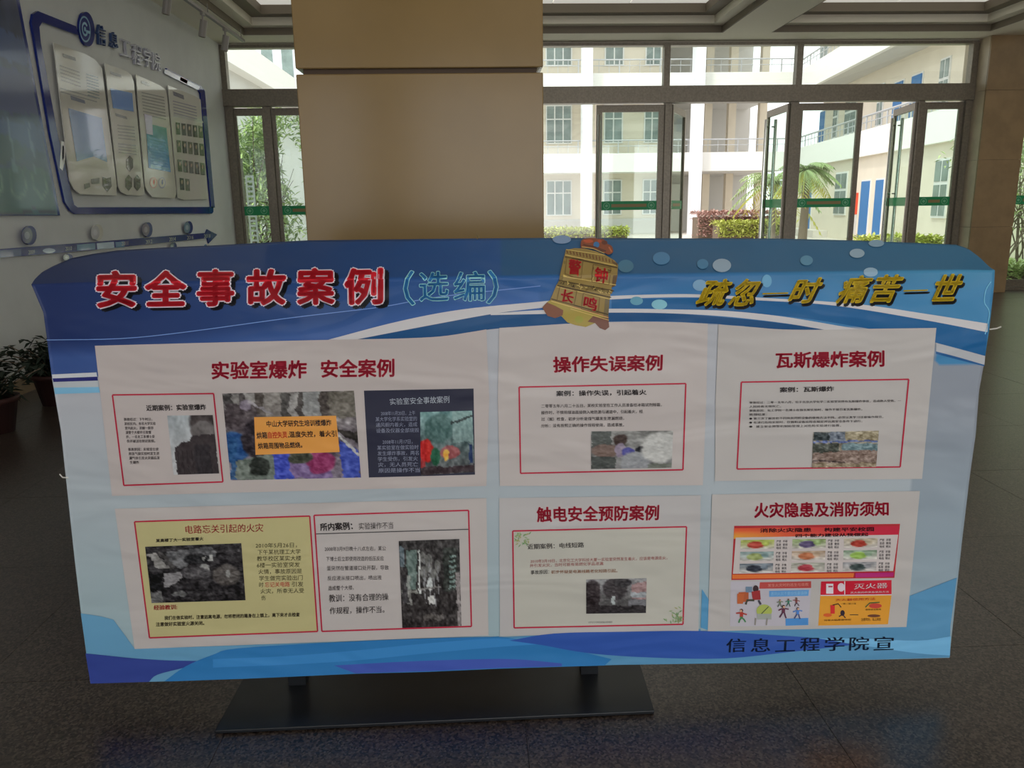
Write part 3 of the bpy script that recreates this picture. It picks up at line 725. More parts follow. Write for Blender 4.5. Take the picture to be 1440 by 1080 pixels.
# case 5: gas explosion
n5 = notice('framed case box below the gas-explosion heading', q4(1042, 537, 1277, 533, 1265, 656, 1036, 659))
lines(n5, [('案例：瓦斯爆炸', q4(1096, 544, 1172, 542.5, 1172, 550, 1096, 551.5))], off=.02, name='caption_lettering')
lines(n5, para(1053, 564, 1266, 0, -.013, 5.6, ['事故经过：二零一五年八月，位于北京大学化学二实验室突然有瓦斯爆炸事故，造成数人受伤，一', '人因抢救无效死亡。', '事故原因：化工学院一名博士在做瓦斯实验时，操作不慎引发瓦斯爆炸。', '处理结果：', '● 第三次了解其他不同种类同样设备的使用方法不同，必须认真学习注意操作规范。', '● 在进行危险实验时，仪器和设备应符合规定并远离安全条件下进行。', '●   建立安全预警机制和管理上对危险实验进行监督。'], 3.5), off=.01)
p = Pic(72, 40, (122, 118, 108), (112, 104, 88)); p.rect(0, 0, .24, .25, (40, 48, 50)); p.rect(.24, 0, .5, .28, (82, 92, 108), .8); p.rect(.5, 0, 1, .28, (132, 122, 98), .8); p.rect(0, .26, 1, .31, (70, 84, 128)); p.rect(0, .33, .4, .62, (44, 50, 46), .8); p.rect(.45, .34, 1, .56, (86, 112, 122), .8)
p.poly([(0, .6), (.6, .52), (1.01, .55), (1.01, 1.01), (0, 1.01)], (112, 96, 88)); p.line(0, .8, .5, .86, .02, (60, 50, 48)); p.rect(0, .88, 1, 1, (124, 114, 92), .7); p.noise(60, 18, 41); p.noise(30, 36, 42)
p.emit('photo_print', q4(1143, 607, 1235, 605, 1231, 656, 1141, 657), 7, n5)

# case 6: forgotten circuit
n6 = notice('olive yellow framed case box at lower left of the banner', q4(190, 733, 436, 725, 447, 887, 211, 896), fill=(156, 149, 108), k=5)
lines(n6, [('电路忘关引起的火灾', q4(261, 738, 371, 735, 371, 747, 262, 750))], (142, 44, 50), .005, 7, 'caption_lettering')
lines(n6, [('某高楼丁大一实验室着火', q4(220, 757, 287, 754, 287, 759, 220, 762))], off=.025)
lines(n6, [('经验教训:', q4(217, 850, 250, 849, 250, 856, 217, 857))], (140, 40, 44), .02)
lines(n6, [(t, q4(xa, 763+i*9.15, xa+ww, 762+i*9.15, xa+ww, 769+i*9.15, xa, 770+i*9.15)) for i, (t, xa, ww) in enumerate((('2010年5月26日，', 360, 58), ('下午某杭理工大学', 363, 60), ('教华校区某实大楼', 362, 62), ('6楼一实验室突发', 362, 60), ('火情，事故原因是', 364, 61), ('学生做完实验出门', 365, 61)))], (54, 50, 34), -.004)
lines(n6, [('时', q4(365, 818, 371, 817.8, 371, 824.5, 365, 824.8)), ('忘记关电路', q4(373, 817.8, 408, 817, 408, 824, 373, 824.7), (150, 46, 46)), ('引发', q4(411, 817, 427, 816.8, 427, 823.8, 411, 824)), ('火灾，所幸无人受', q4(367, 827, 428, 826, 428, 833, 367, 834)), ('伤', q4(368, 836.5, 374, 836.3, 374, 843, 368, 843.2))], (54, 50, 34), -.004)
lines(n6, [('我们在做实验时，注意远离电源，勿将密闭的箱身在上锁上，离下来才去检查', q4(232, 865, 422, 860, 422, 866, 232, 871)), ('注意做好实验室火源关闭。', q4(220, 874, 288, 872, 288, 878, 220, 880))], (50, 42, 34), .02)
p = Pic(90, 58, (40, 38, 40), (30, 28, 30)); p.poly([(.22, .1), (.7, .05), (.72, .22), (.5, .25), (.35, .42), (.2, .3)], (82, 82, 84)); p.poly([(0, .12), (.1, .1), (.24, .4), (.1, .38)], (116, 114, 112)); p.poly([(.12, .1), (.18, .1), (.3, .4), (.25, .42)], (64, 62, 62)); p.noise(40, 14, 51)
p.ell(.52, .25, .14, .1, (28, 28, 30)); p.rect(.64, .18, .69, .28, (150, 150, 148)); p.rect(.57, .2, .6, .28, (120, 120, 118)); p.ell(.6, .42, .06, .08, (124, 124, 122)); p.ell(.5, .5, .18, .12, (66, 64, 66)); p.ell(.82, .55, .16, .2, (70, 66, 64)); p.ell(.84, .52, .03, .06, (112, 112, 110)); p.rect(.0, .5, .14, .78, (8, 8, 10)); p.poly([(.16, .5), (.34, .48), (.36, .58), (.17, .75)], (112, 110, 112)); p.rect(0, .8, .12, 1, (98, 98, 98), .8); p.ell(.3, .85, .08, .05, (80, 80, 80)); p.noise(40, 30, 52); p.noise(24, 55, 53)
p.emit('photo_print', q4(205, 768, 340, 763, 346, 843, 214, 847), 7, n6)

# case 7: in-house case
n7 = notice('framed in-house case box with a tall laboratory photo', q4(442, 724, 659, 717, 663, 880, 453, 887))
decal('rule_line', [(stroke([(445, 750), (659, 743.5)], 1.2), (60, 58, 60))], 7, parent=n7)
lines(n7, [('所内案例：', q4(450, 735, 495, 733, 497, 744, 451, 746), INK)], off=.025, name='caption_lettering'); lines(n7, [('实验操作不当', q4(505, 734.5, 553, 733, 553, 742.5, 505, 744))], off=.0)
lines(n7, [(t, q4(xa, ya, xb, ya-1, xb, ya+h-1, xa, ya+h)) for t, xa, ya, xb, h in (('2008年3月9日晚十八点左右，某公', 457, 768, 543, 6.5), ('下博士后立即使用改造的低压反应', 459, 782, 540, 6.5), ('釜突然在管道接口处开裂，导致', 460, 795, 547, 6.5), ('反应液从接口喷出，喷出液', 461, 809, 537, 6.5), ('造成整个大楼。', 462, 823, 498, 6.5))], off=.0)
lines(n7, [('教训：没有合理的操', q4(463, 835, 546, 833, 547, 843, 463, 846)), ('作规程，操作不当。', q4(464, 853, 541, 851, 541, 861, 464, 863))], off=.008)
p = Pic(58, 80, (48, 46, 46), (40, 36, 36)); p.rect(.12, .1, .28, .55, (84, 98, 94)); p.rect(0, .06, .08, .3, (96, 110, 118), .8); p.line(.33, .12, .33, .6, .012, (170, 174, 172)); p.rect(0, .56, .3, .6, (110, 110, 106)); p.rect(.1, .4, .17, .74, (136, 136, 132), .7); p.rect(.02, .44, .12, .72, (54, 52, 54))
for x, y in ((.4, .2), (.48, .3), (.4, .36), (.55, .4), (.62, .3), (.5, .22)): p.ell(x, y, .06, .07, (92, 92, 90)); p.line(x, y, x+.02, y+.35, .008, (110, 110, 112))
p.ell(.49, .5, .05, .08, (168, 172, 172)); p.rect(.46, .66, .56, .74, (170, 170, 168)); p.rect(.33, .54, .68, .56, (110, 108, 106)); p.rect(.72, .1, .95, .6, (38, 44, 40), .7)
for i in range(7): p.rect(.82, .18+i*.06, .92, .205+i*.06, (96, 112, 108))
p.rect(.93, .4, 1, 1, (112, 106, 106)); p.rect(.35, .86, .7, .92, (70, 66, 64)); p.noise(44, 26, 61); p.noise(24, 50, 62)
p.emit('photo_print', q4(561, 760, 646, 757, 649, 879, 566, 882), 7, n7)

# case 8: electric shock prevention
n8 = notice('framed case box below the electric-shock heading', q4(721, 746, 965, 740, 960, 877, 723, 882), fill=(156, 154, 146), k=5)
lines(n8, [('近期案例：电线短路', q4(741, 764, 821, 761.5, 821, 769, 742, 772))], off=.015, name='caption_lettering')
lines(n8, [('2010年3月10日，北京化工大学科技大厦一实验室突然发生着火，应该是电源走火，', q4(746, 786, 938, 781, 938, 786, 746, 791)), ('并引发火灾，当时可能有易燃化学品泄漏', q4(745, 792, 848, 789, 848, 794, 745, 797))], (128, 66, 66), .0)
lines(n8, [('事故原因：', q4(746, 801, 772, 800, 772, 806, 746, 807), INK), ('初步怀疑是电源线路老化短路引起。', q4(775, 801, 868, 799, 868, 804, 775, 806), (128, 84, 60))], off=.01)
lines(n8, [('北京化工大学实验室着火现场图片', q4(827, 873, 861, 872.4, 861, 875, 827, 875.6))], (96, 92, 92), -.004)
vine = []
for (cx, cy, sx, sy) in ((724, 748, 1, 1), (958, 874, -1, -1)):
    for i in range(34):
        a = random.uniform(0, math.pi/2); r = random.uniform(2, 26); x, y = cx+sx*r*math.cos(a), cy+sy*r*math.sin(a)*.9
        a2 = random.uniform(0, 3.1); d = np.array([math.cos(a2), math.sin(a2)])*3; nn_ = np.array([-d[1], d[0]])*.3
        P_ = np.array([x, y]); vine.append(([tuple(P_-d), tuple(P_+nn_), tuple(P_+d), tuple(P_-nn_)], random.choice([(98, 128, 88), (120, 140, 100), (136, 134, 90)])))
decal('vine_print', vine, 7, parent=n8)['kind'] = 'stuff'
p = Pic(60, 38, (124, 124, 126), (50, 48, 48)); p.ell(.1, .4, .14, .42, (48, 42, 44)); p.rect(0, .5, .22, 1, (36, 30, 32)); p.ell(.48, .3, .22, .35, (54, 50, 52)); p.ell(.6, .12, .16, .14, (44, 42, 44)); p.poly([(.75, .2), (1.01, .08), (1.01, .6), (.75, .6)], (128, 104, 104)); p.rect(.75, .4, 1, .55, (124, 128, 132)); p.rect(.42, .5, .48, .75, (140, 146, 146)); p.rect(.7, .62, 1, .78, (92, 92, 96)); p.rect(.2, .78, 1, 1, (32, 28, 30)); p.noise(40, 22, 71)
p.emit('photo_print', q4(824, 814, 909, 812, 908, 861, 824, 862), 7, n8)

# fire hazard poster, running figures, extinguisher poster
fp = decal('hazard_poster', [(q4(1032, 739, 1265, 736, 1257, 812, 1028, 815), (148, 38, 44))], 5, label='red and orange fire hazard poster with nine small pictures')
p = Pic(110, 12, (180, 70, 46), (190, 104, 54)); p.put(np.clip(p.u*1.2-.1, 0, 1), (160, 30, 52)); p.put(np.clip(1-p.u*3, 0, 1)*np.clip(p.v*2-.5, 0, 1), (206, 130, 50)); p.emit('poster_band', q4(1032, 742, 1264, 739, 1262, 754, 1031, 757), 6, fp)
decal('poster_ground', [(q4(1034, 755, 1262, 751, 1255, 802, 1030, 806), (166, 158, 156))], 7, parent=fp)
decal('poster_foot', [(q4(1029, 807, 1200, 805, 1199, 811, 1029, 813), (200, 96, 46)), (q4(1202, 805, 1256, 804, 1255, 810, 1202, 811), (150, 36, 96))], 7, parent=fp)
lines(fp, [('消除火灾隐患', q4(1068, 742, 1140, 741, 1140, 747, 1068, 748)), ('构建平安校园', q4(1158, 741, 1228, 740, 1228, 746, 1158, 747)), ('四个能力建设从我做起', q4(1118, 750, 1220, 748, 1220, 753, 1118, 755))], (50, 20, 26), .02, 8, 'caption_lettering')
tints = [((140, 150, 70), (150, 60, 50)), ((120, 140, 90), (70, 60, 90)), ((150, 140, 120), (140, 50, 40)), ((110, 130, 130), (130, 140, 90)), ((150, 130, 110), (150, 90, 60)), ((110, 130, 110), (120, 150, 70)), ((90, 100, 110), (40, 44, 54)), ((140, 140, 130), (140, 50, 60)), ((120, 120, 124), (50, 60, 60))]
for r_ in range(3):
    for c_ in range(3):
        x0 = 1041+c_*72.5-r_*.8; y0 = 758.5+r_*16.6-c_*1; A_, B_ = tints[r_*3+c_]
        p = Pic(24, 10, A_, (165, 160, 155)); p.ell(.45, .55, .28, .4, B_); p.ell(.75, .4, .12, .3, A_); p.noise(60, 8, 80+r_*3+c_)
        p.emit('poster_picture', q4(x0, y0, x0+47, y0-.7, x0+46.5, y0+12.3, x0-.4, y0+13), 8, fp)
        lines(fp, [('不乱接电线', q4(x0+51+e*8.5, y0, x0+51.2+e*8.5+6.5, y0-.1, x0+51.2+e*8.5+6, y0+12.5, x0+50.6+e*8.5, y0+12.6)) for e in ()] or [(t, q4(x0+50+(i % 2)*9, y0+(i//2)*4.6, x0+56.5+(i % 2)*9, y0+(i//2)*4.6-.1, x0+56.3+(i % 2)*9, y0+3.6+(i//2)*4.6, x0+49.8+(i % 2)*9, y0+3.7+(i//2)*4.6)) for i, t in enumerate(('严禁', '不得', '乱接', '使用', '电线', '明火'))], (40, 38, 44), .01, 8)
rp = decal('running_poster', [(q4(1027, 817, 1141, 816.5, 1136, 879, 1026, 880), (156, 152, 160))], 5, label='pale poster of small running cartoon figures')
decal('poster_band', [(q4(1068, 818, 1140, 816.5, 1140, 826, 1067, 827), (152, 62, 58)), (q4(1081, 830, 1137, 828.5, 1136, 837, 1081, 838.5), (84, 132, 178)), (q4(1104, 869, 1136, 868, 1136, 878, 1104, 879), (66, 118, 172))], 6, parent=rp, each=True)
lines(rp, [('发生火灾时的逃生与自救', q4(1079, 820, 1136, 818.5, 1136, 823, 1079, 824.5), (176, 120, 110)), ('遇到火灾不要惊慌要镇静', q4(1083, 831.5, 1134, 830, 1134, 835, 1083, 836.5), (120, 160, 190))], (0, 0, 0), .0, 7)
def runner(cx, cy, s, shirt, legs, lean=1):
    L = [(ell(cx, cy-9*s, 2.6*s, 2.6*s, 10), (60, 40, 40)), (ell(cx+.8*s*lean, cy-8.4*s, 1.8*s, 1.9*s, 10), (176, 140, 116))]
    L += [([(cx-2.6*s, cy-6.4*s), (cx+2.6*s, cy-6.4*s), (cx+2.2*s, cy+1*s), (cx-2.4*s, cy+1*s)], shirt)]
    for a in ((-3, -6, -8*lean, -3), (3, -6, 8*lean, -5)): L.append((stroke([(cx+a[0]*s*.7, cy+a[1]*s), (cx+a[2]*s, cy+a[3]*s)], 2*s), shirt))
    for a in ((-1.4, 1, -6*lean, 8), (1.4, 1, 4*lean, 9)): L.append((stroke([(cx+a[0]*s, cy+a[1]*s*.4), (cx+a[2]*s*.6, cy+a[3]*s*.5), (cx+a[2]*s, cy+a[3]*s)], 2.2*s), legs))
    return L
figs = [(ell(1074, 858, 11, 9), (140, 150, 76)), (stroke([(1064, 866), (1084, 866)], 8), (132, 136, 132)), (stroke([(1062, 868), (1061, 878)], 2), (120, 116, 110)), (stroke([(1078, 868), (1077, 878)], 2), (120, 116, 110)), (stroke([(1070, 862), (1080, 852)], 1.2), (60, 70, 50)),
        (q4(1038, 832, 1052, 831, 1052, 845, 1038, 846), (150, 78, 50)), (q4(1048, 824, 1057, 824, 1057, 832, 1048, 832), (90, 110, 130)), (q4(1036, 834, 1046, 834, 1044, 848, 1036, 848), (160, 84, 50)),
        (ell(1062, 827, 4, 5), (50, 36, 40)), ([(1056, 831), (1068, 829), (1069, 842), (1058, 843)], (134, 46, 48)), (stroke([(1060, 843), (1050, 843), (1048, 849)], 3), (60, 60, 50)), (stroke([(1066, 843), (1069, 849)], 3), (56, 52, 60))]
for a in ((1042, 866, .95, (144, 52, 44), (60, 110, 70), -1), (1101, 860, .9, (84, 44, 62), (76, 46, 66), 1), (1121, 862, .8, (70, 110, 170), (60, 70, 110), 1), (1096, 848, .55, (90, 100, 80), (70, 80, 70), 1), (1108, 847, .55, (60, 110, 90), (50, 80, 70), 1), (1119, 846, .6, (120, 70, 70), (70, 60, 70), -1)): figs += runner(*a)
decal('running_figures', figs, 7.2, parent=rp)
ep = decal('extinguisher_poster', [(q4(1154, 817, 1253, 815, 1253, 835, 1153, 836), (166, 28, 46)), (q4(1153, 837, 1253, 836, 1248, 877, 1150, 879), (186, 128, 44))], 5, label='red and orange poster about fire extinguishers')
decal('poster_symbol', [(q4(1161, 820, 1171, 820, 1171, 834, 1161, 834), (196, 180, 186)), (q4(1164, 823, 1170, 823, 1170, 825, 1164, 825), (150, 40, 60)), (ell(1182, 825, 5, 6), (190, 170, 178)), (stroke([(1187, 816.5), (1187, 835)], 1.3), (196, 180, 186)), (stroke([(1153, 836.4), (1253, 835.4)], 1.2), (196, 180, 186)),
    (q4(1167, 850, 1173, 850, 1173, 862, 1167, 862), (176, 40, 40)), (stroke([(1170, 850), (1178, 848), (1182, 853)], 1.4), (50, 40, 30)), (ell(1163, 864, 6, 2.5), (180, 80, 40)), (ell(1184, 861, 3, 4), (40, 30, 40)), (stroke([(1179, 866), (1184, 863), (1188, 868)], 1.6), (40, 30, 40)), (ell(1230, 851, 9, 3.5), (168, 60, 50)), (stroke([(1216, 853), (1222, 847), (1236, 846)], 1.4), (50, 80, 50)), (ell(1228, 865, 9, 2), (90, 54, 40)), (stroke([(1194, 863.5), (1206, 863.5)], 1), (60, 50, 40))], 6.5, parent=ep)
lines(ep, [('灭火器', q4(1200, 820, 1247, 818.5, 1247, 826, 1200, 828)), ('灭火器的种类及使用方法', q4(1195, 831, 1249, 829.8, 1249, 832.5, 1195, 833.8))], (200, 184, 190), .01, 6.5, 'caption_lettering')
for it_ in [('灭火器使用方法', q4(1174, 841, 1230, 839, 1230, 843, 1174, 844.5), (172, 60, 40)), ('一提二拔三压', q4(1181, 847, 1203, 846.5, 1203, 848.8, 1181, 849.2)), ('对准火焰根部喷射', q4(1158, 870, 1196, 869, 1196, 871.5, 1158, 872.5)), ('保持安全距离', q4(1216, 855, 1238, 854.5, 1238, 857, 1216, 857.5)), ('注意风向，站上风处', q4(1210, 868, 1238, 867.5, 1238, 872, 1210, 872.5))]: lines(ep, [it_], (70, 50, 30), .005, 7)

# the printed bell
bl = decal('bell_print', [([(795.6, 353), (808, 350.5), (822, 351), (838, 355), (850.7, 360), (863.7, 367.6), (869, 374), (868, 388), (865, 402), (860, 404), (857, 421), (855, 446), (838, 444), (800, 436), (773, 423), (782, 401), (786, 395), (789, 380), (792, 368)], (122, 102, 54))], 6, label='gold temple bell tilted to one side with red characters')
decal('bell_foot', [([(773, 422), (800, 431), (855, 445), (856.5, 459.6), (850.7, 464), (843, 461), (836.5, 454), (823.5, 459.5), (809, 457), (797.6, 453), (789, 444), (780.7, 447), (770, 444), (766.5, 439), (762.6, 432), (769, 425)], (138, 122, 58)),
                    ], 6.2, parent=bl)
decal('bell_shade', [([(762.6, 432), (769, 425), (781, 430), (792, 436), (791, 443), (780.7, 447), (770, 444), (766.5, 439)], (110, 72, 56)), ([(826, 452), (834, 444), (855, 447), (856.5, 459.6), (850.7, 464), (843, 461), (836.5, 454)], (98, 64, 52)), (ell(814, 449, 6, 5), (130, 128, 56)),
     ([(868, 372), (868, 388), (865, 402), (860, 404), (862, 388), (862, 369)], (84, 64, 40)), ([(789, 380), (792, 368), (795.5, 369), (791, 394), (862, 407), (860, 413), (783, 400), (786, 394)], (106, 90, 48)), ([(851, 420), (857, 421), (855, 446), (848, 445)], (96, 84, 56))], 6.5, parent=bl)
crn = cr([(817, 351), (816.5, 344), (819, 338.5), (826, 337), (832.6, 336.2), (841, 337.5), (849, 338.4), (853, 344), (860, 348), (862, 356), (856, 360), (851, 358), (845, 354), (838, 352.5), (826, 350)], 3)
decal('bell_crown', [(crn, (110, 58, 36)), (ell(838.5, 346, 4.2, 4.4), (52, 90, 130)), (ell(827, 341, 7, 2.4), (150, 68, 40)), (ell(850, 343, 4, 3), (84, 44, 30)), (stroke([(820, 346), (836, 349), (852, 355)], 1.6), (66, 40, 28)), (ell(843, 341, 3, 2), (140, 62, 40)), (stroke([(856, 349), (860, 356)], 2), (150, 84, 52)), (stroke([(818, 349), (834, 351.5), (850, 358)], 1.1), (160, 136, 80))], 6.8, parent=bl)
dk = (60, 46, 26); gold = (172, 150, 86)
bel = []
for (a, b, wd, c) in (((794.5, 363), (868, 378.5), 1.4, dk), ((795, 360.5), (866, 375.5), 1.1, gold), ((792, 388.5), (866, 400.5), 1.1, gold), ((786, 394), (863, 409), 1.2, dk), ((783.5, 401), (859, 418), 1.5, dk), ((783, 403), (858, 420.5), 1., gold), ((775, 420), (855, 442), 1.5, dk), ((775, 423), (855, 446), 1.3, gold), ((802, 434), (856, 450), .9, gold), ((806, 431), (856, 446), .8, (150, 90, 70)), ((796, 353), (850, 361), 1.0, gold)):
    bel.append((stroke([a, b], wd), c))
for i in range(15):
    t = i/14; bel.append((stroke([(797+t*64, 354.6+t*13-1.5*math.sin(t*3.1)), (798.5+t*63, 358.6+t*13.6)], 1.5), (98, 62, 32)))
for (a_, b_, c_, d_) in (((797, 364), (820, 367), (817, 391), (794.5, 387)), ((834, 374), (859, 379), (856, 400), (832, 396)), ((787, 403), (811, 409), (807, 429), (783, 422)), ((820, 412), (843, 418), (841, 440), (817, 434))):
    for e_ in frame([a_, b_, c_, d_], .8): bel.append((e_, (92, 70, 36)))
for i in range(130):
    t = random.random(); x = 786+t*72; row = random.choice([(394, 400, 15), (404, 421, 16), (367, 389, 12.5)]); y = random.uniform(row[0], row[1])+t*row[2]*(.9)
    if (row[0] != 394) and (abs(x-822) < 11 or abs(x-808) < 10 or abs(x-846) < 10 or abs(x-798) < 10 or x < 792): continue
    a = random.uniform(0, 3.14); L_ = random.uniform(1, 2.2); bel.append((stroke([(x-L_*math.cos(a), y-L_*math.sin(a)), (x+L_*math.cos(a), y+L_*math.sin(a))], .9), random.choice([dk, (84, 64, 34), gold])))
decal('bell_ornament', bel, 7.4, parent=bl)
for it_ in [('警', q4(800, 366, 818, 368, 816, 389, 798, 387.5)), ('钟', q4(837, 377, 856, 380, 853, 399, 835, 396)), ('长', q4(790, 405, 808.6, 411, 805, 427, 787, 423)), ('鸣', q4(822, 415, 841, 420, 838, 438, 819, 432))]: text('bell_lettering', [it_], (168, 32, 36), 8, off=.03, parent=bl)

# ties that hold the cloth
o = MB().tube([surf(1391, 463)+np.array([0, -.002, 0]), surf(1391, 463)+np.array([.014, -.008, .003]), surf(1391, 463)+np.array([.026, -.006, .007])], .002, 6).build('cable_tie', M['white'], board)
p0 = surf(671, 336); o = MB().tube([p0+np.array([0, 0, -.004]), p0+np.array([.001, 0, .008]), p0+np.array([.004, .004, .004])], [.004, .005, .003], 6).build('cable_tie', M['sticker_tan'], board)
p0 = surf(96, 672); MB().tube([p0, p0+np.array([-.012, -.004, .003]), p0+np.array([-.018, -.004, .012])], .0018, 6).build('cable_tie', M['white'], board)

# ================================================================== LEFT WALL
def WX(off=0.):
    def fn(px, py, k=0.): return onX(px, py, XL+off+k*.0006)
    return fn
KW = .34
def wc(c): return np.minimum(np.array(lin(c))/KW, .9)
def wcl(L): return np.minimum(L/KW, .9)
def wprism(name, poly, th, m, parent=None, off=0.002, org=None):
    P = [onX(x, y, XL+off) for x, y in poly]; return link(name, *prism(P, (th, 0, 0)), m, parent, org=org if org is not None else (None if parent else P[0]))
def wdecal(name, polys, parent, off, k=1, label=None, each=False): return decal(name, polys, k, parent=parent, fn=WX(off), m=M['wallprint'], label=label, colf=wc, each=each)
# navy / teal poster at the far left
P0 = onX(40, 150, XL)
nav = empty('wall_poster', tuple(P0), 'dark navy and teal glossy poster at the far end of left wall', 'poster')
P = [np.array([XL+.002, y, z]) for y, z in ((5.0, 3.1), (6.8, 3.1), (7.0, 1.35), (5.0, 1.35))]
P = [onX(x, y, XL+.002) for x, y in ((-57, -62), (23, -8), (82, 303), (-57, 303))]
link('poster_board', *prism(P, (.015, 0, 0)), M['navy'], nav)
pp = Pic(50, 70, (14, 24, 62), (24, 62, 80)); pp.noise(20, 9, 91)
pp.rect(0, .36, 1, .56, (20, 34, 82)); pp.rect(0, .2, 1, .32, (40, 62, 110), .7); pp.rect(0, .60, 1, .72, (40, 66, 108), .7); pp.rect(0, .8, 1, 1, (20, 66, 66), .9); pp.ell(.3, .72, .5, .07, (26, 60, 62), .9); pp.rect(0, .985, 1, 1, (14, 26, 60))
for i in range(4):
    pp.ell(.12+i*.25, .86, .1, .08, (92, 118, 96), .7); pp.ell(.12+i*.25, .85, .085, .075, (20, 66, 66)); pp.line(.1+i*.25, .6, .1+i*.25, .8, .012, (110, 130, 140), .5)
def fwp(px, py, k=0): return onX(px, py, XL+.0185)
M['posterprint'] = print_mat('satin_poster_print', .3, 0, .35)
pp.emit('poster_print', q4(-55, -60, 22, -6, 81, 302, -55, 302), 0, nav, fn=fwp, m=M['posterprint'], colf=lambda L: np.minimum(L/.5, .9))
# blue outline frame round the panels
def ring_poly(outer, inner): return outer, inner
out = cr([(42, 30), (44, 20), (52, 16)], 3)+[(108, 44), (110, 55)]+[(62, 36)]
of = empty('outline_frame', tuple(onX(170, 200, XL)), 'navy blue raised outline running round the four info panels', 'wall sign')
wprism('frame_border', [(41, 32), (43, 20), (50, 15.5), (104, 37), (108, 50), (56, 31), (52, 38), (54, 60), (78, 190), (101, 288), (106, 291.5), (292, 291), (298, 291), (298, 298), (296, 300.5), (103, 301), (96, 296), (88, 284), (68, 190), (46, 60)], .02, M['navy'], of)
wprism('frame_border', [(232, 96), (282, 122), (286, 128), (300, 292), (295, 292), (280, 132), (277, 126), (231, 103)], .02, M['navy'], of)
wdecal('photo_strip', [([(232, 97), (281, 122), (279, 127), (231, 103)], (122, 124, 150)), ([(254, 108), (264, 113), (263, 118), (253, 113)], (150, 80, 96)), ([(86, 198), (92, 200), (92, 222), (88, 240), (84, 236)], (150, 158, 160)), ([(88, 204), (90, 206), (90, 222), (87, 226)], (60, 80, 120))], of, .023, 1, each=True)
# round emblem
lg = empty('round_emblem', tuple(onX(119, 41, XL)), 'round navy emblem with pale swirl ring beside raised letters', 'emblem')
wprism('emblem_disc', [(119+10.5*math.cos(t)+2.5*math.sin(t)*0, 41+24*math.sin(t)+4.5*math.cos(t)) for t in np.linspace(0, 2*math.pi, 30)[:-1]], .025, M['navy'], lg)
def ering(r0, r1, t0=0, t1=2*math.pi, n=26):
    ts = np.linspace(t0, t1, n); f_ = lambda r, t: (119.5+10.5*r*math.cos(t), 41+24*r*math.sin(t)+4.5*r*math.cos(t))
    return [f_(r1, t) for t in ts]+[f_(r0, t) for t in ts[::-1]]
wdecal('emblem_ring', [(ering(.66, .76), (84, 116, 140)), (ering(.28, .42, .5, 5.6), (96, 128, 150)), (ering(.0, .14), (96, 128, 150)), ([(121, 42), (127, 44), (127, 48), (121, 46)], (96, 128, 150))], lg, .028, 1)
# raised letters
rl = empty('raised_lettering', tuple(onX(185, 80, XL)), 'row of raised blue and silver characters above the info panels', 'lettering')
M['letter_blue'] = mat('blue_letter', (52, 76, 128), .3); M['letter_silver'] = mat('silver_letter', (196, 196, 208), .2, 0)
lq = [('信', (137, 33, 149, 64)), ('息', (155, 43, 166, 68)), ('工', (171, 54, 184, 80)), ('程', (187, 60, 200, 92)), ('学', (203, 66, 213, 95)), ('院', (215, 72, 226, 100))]
for i, (ch, (x0, y0, x1, y1)) in enumerate(lq):
    sl_ = .42; q = q4(x0, y0-sl_*0, x1, y0+sl_*(x1-x0), x1+1, y1+sl_*(x1-x0)*.6-2, x0+1, y1-2)
    v2, f2 = text_geo(ch, q, 0.)
    Vf = [onX(x, y, XL+.03) for x, y in v2]; n_ = len(Vf); Vb = [onX(x, y, XL+.004) for x, y in v2]
    # walls from boundary edges
    ec = {}
    for f_ in f2:
        for a, b in zip(f_, f_[1:]+f_[:1]): ec[(a, b)] = ec.get((a, b), 0)+1
    F_ = [list(f_)[::-1] for f_ in f2]+[[b, a, a+n_, b+n_] for (a, b) in ec if (b, a) not in ec]
    link('letter', Vf+[v+np.array([-.026, 0, 0]) for v in Vf], F_, M['letter_blue'] if i < 2 else M['letter_silver'], rl)

def info_panel(label, poly, thick=.03):
    c = np.mean(np.array(poly), 0); e = empty('info_panel', tuple(onX(c[0], c[1], XL)), label, 'wall panel', 'printed info panels on the left wall')
    P = [onX(x, y, XL+.03) for x, y in poly]
    link('panel_board', *prism([p+np.array([-.006, 0, 0]) for p in P], (.008, 0, 0)), M['white'], e)
    ctr = np.mean(np.array(P), 0); q = MB()
    for (i, j) in ((0, 0),): pass
    for p in P[::max(1, len(P)//4)][:4]:
        d = ctr+(p-ctr)*.85; MB().tube([(XL+.001, d[1], d[2]), (XL+.025, d[1], d[2])], .012, 8).build('standoff', M['chrome'], e)
    return e
OF = .034
def trow(x0, y0, x1, slope, n, pitch, c=(92, 92, 94), wd=1.3): return [(stroke([(x0+i*pitch*.08, y0+i*pitch), (x1+i*pitch*.08, y0+slope*(x1-x0)+i*pitch)], wd), c) for i in range(n)]
i1 = info_panel('tall white info panel with blue block next to the round emblem', [(75, 60), (120, 76), (134, 84), (143, 96), (164, 260), (163, 275), (112, 273), (104, 266), (98, 255)])
wdecal('panel_print', [([(96, 152), (143, 166), (151, 228), (146, 226), (132, 220), (118, 224), (108, 227)], (50, 84, 126))]+trow(84, 92, 112, .35, 5, 5)+trow(121, 104, 138, .3, 8, 4.2, (66, 78, 80))+trow(85, 124, 136, .28, 2, 5)+[([(99, 134), (119, 141), (120, 146), (100, 140)], (58, 62, 80)), ([(88, 75), (106, 81), (107, 86), (89, 80)], (72, 72, 78))]+
       [([(144, 248), (150, 251), (156, 249), (157, 262), (151, 270), (145, 262)], (44, 40, 36)), ([(128, 252), (140, 250), (140, 258), (129, 259)], (60, 58, 56)), ([(118, 259), (126, 257), (127, 263), (119, 266)], (60, 58, 56))], i1, OF)
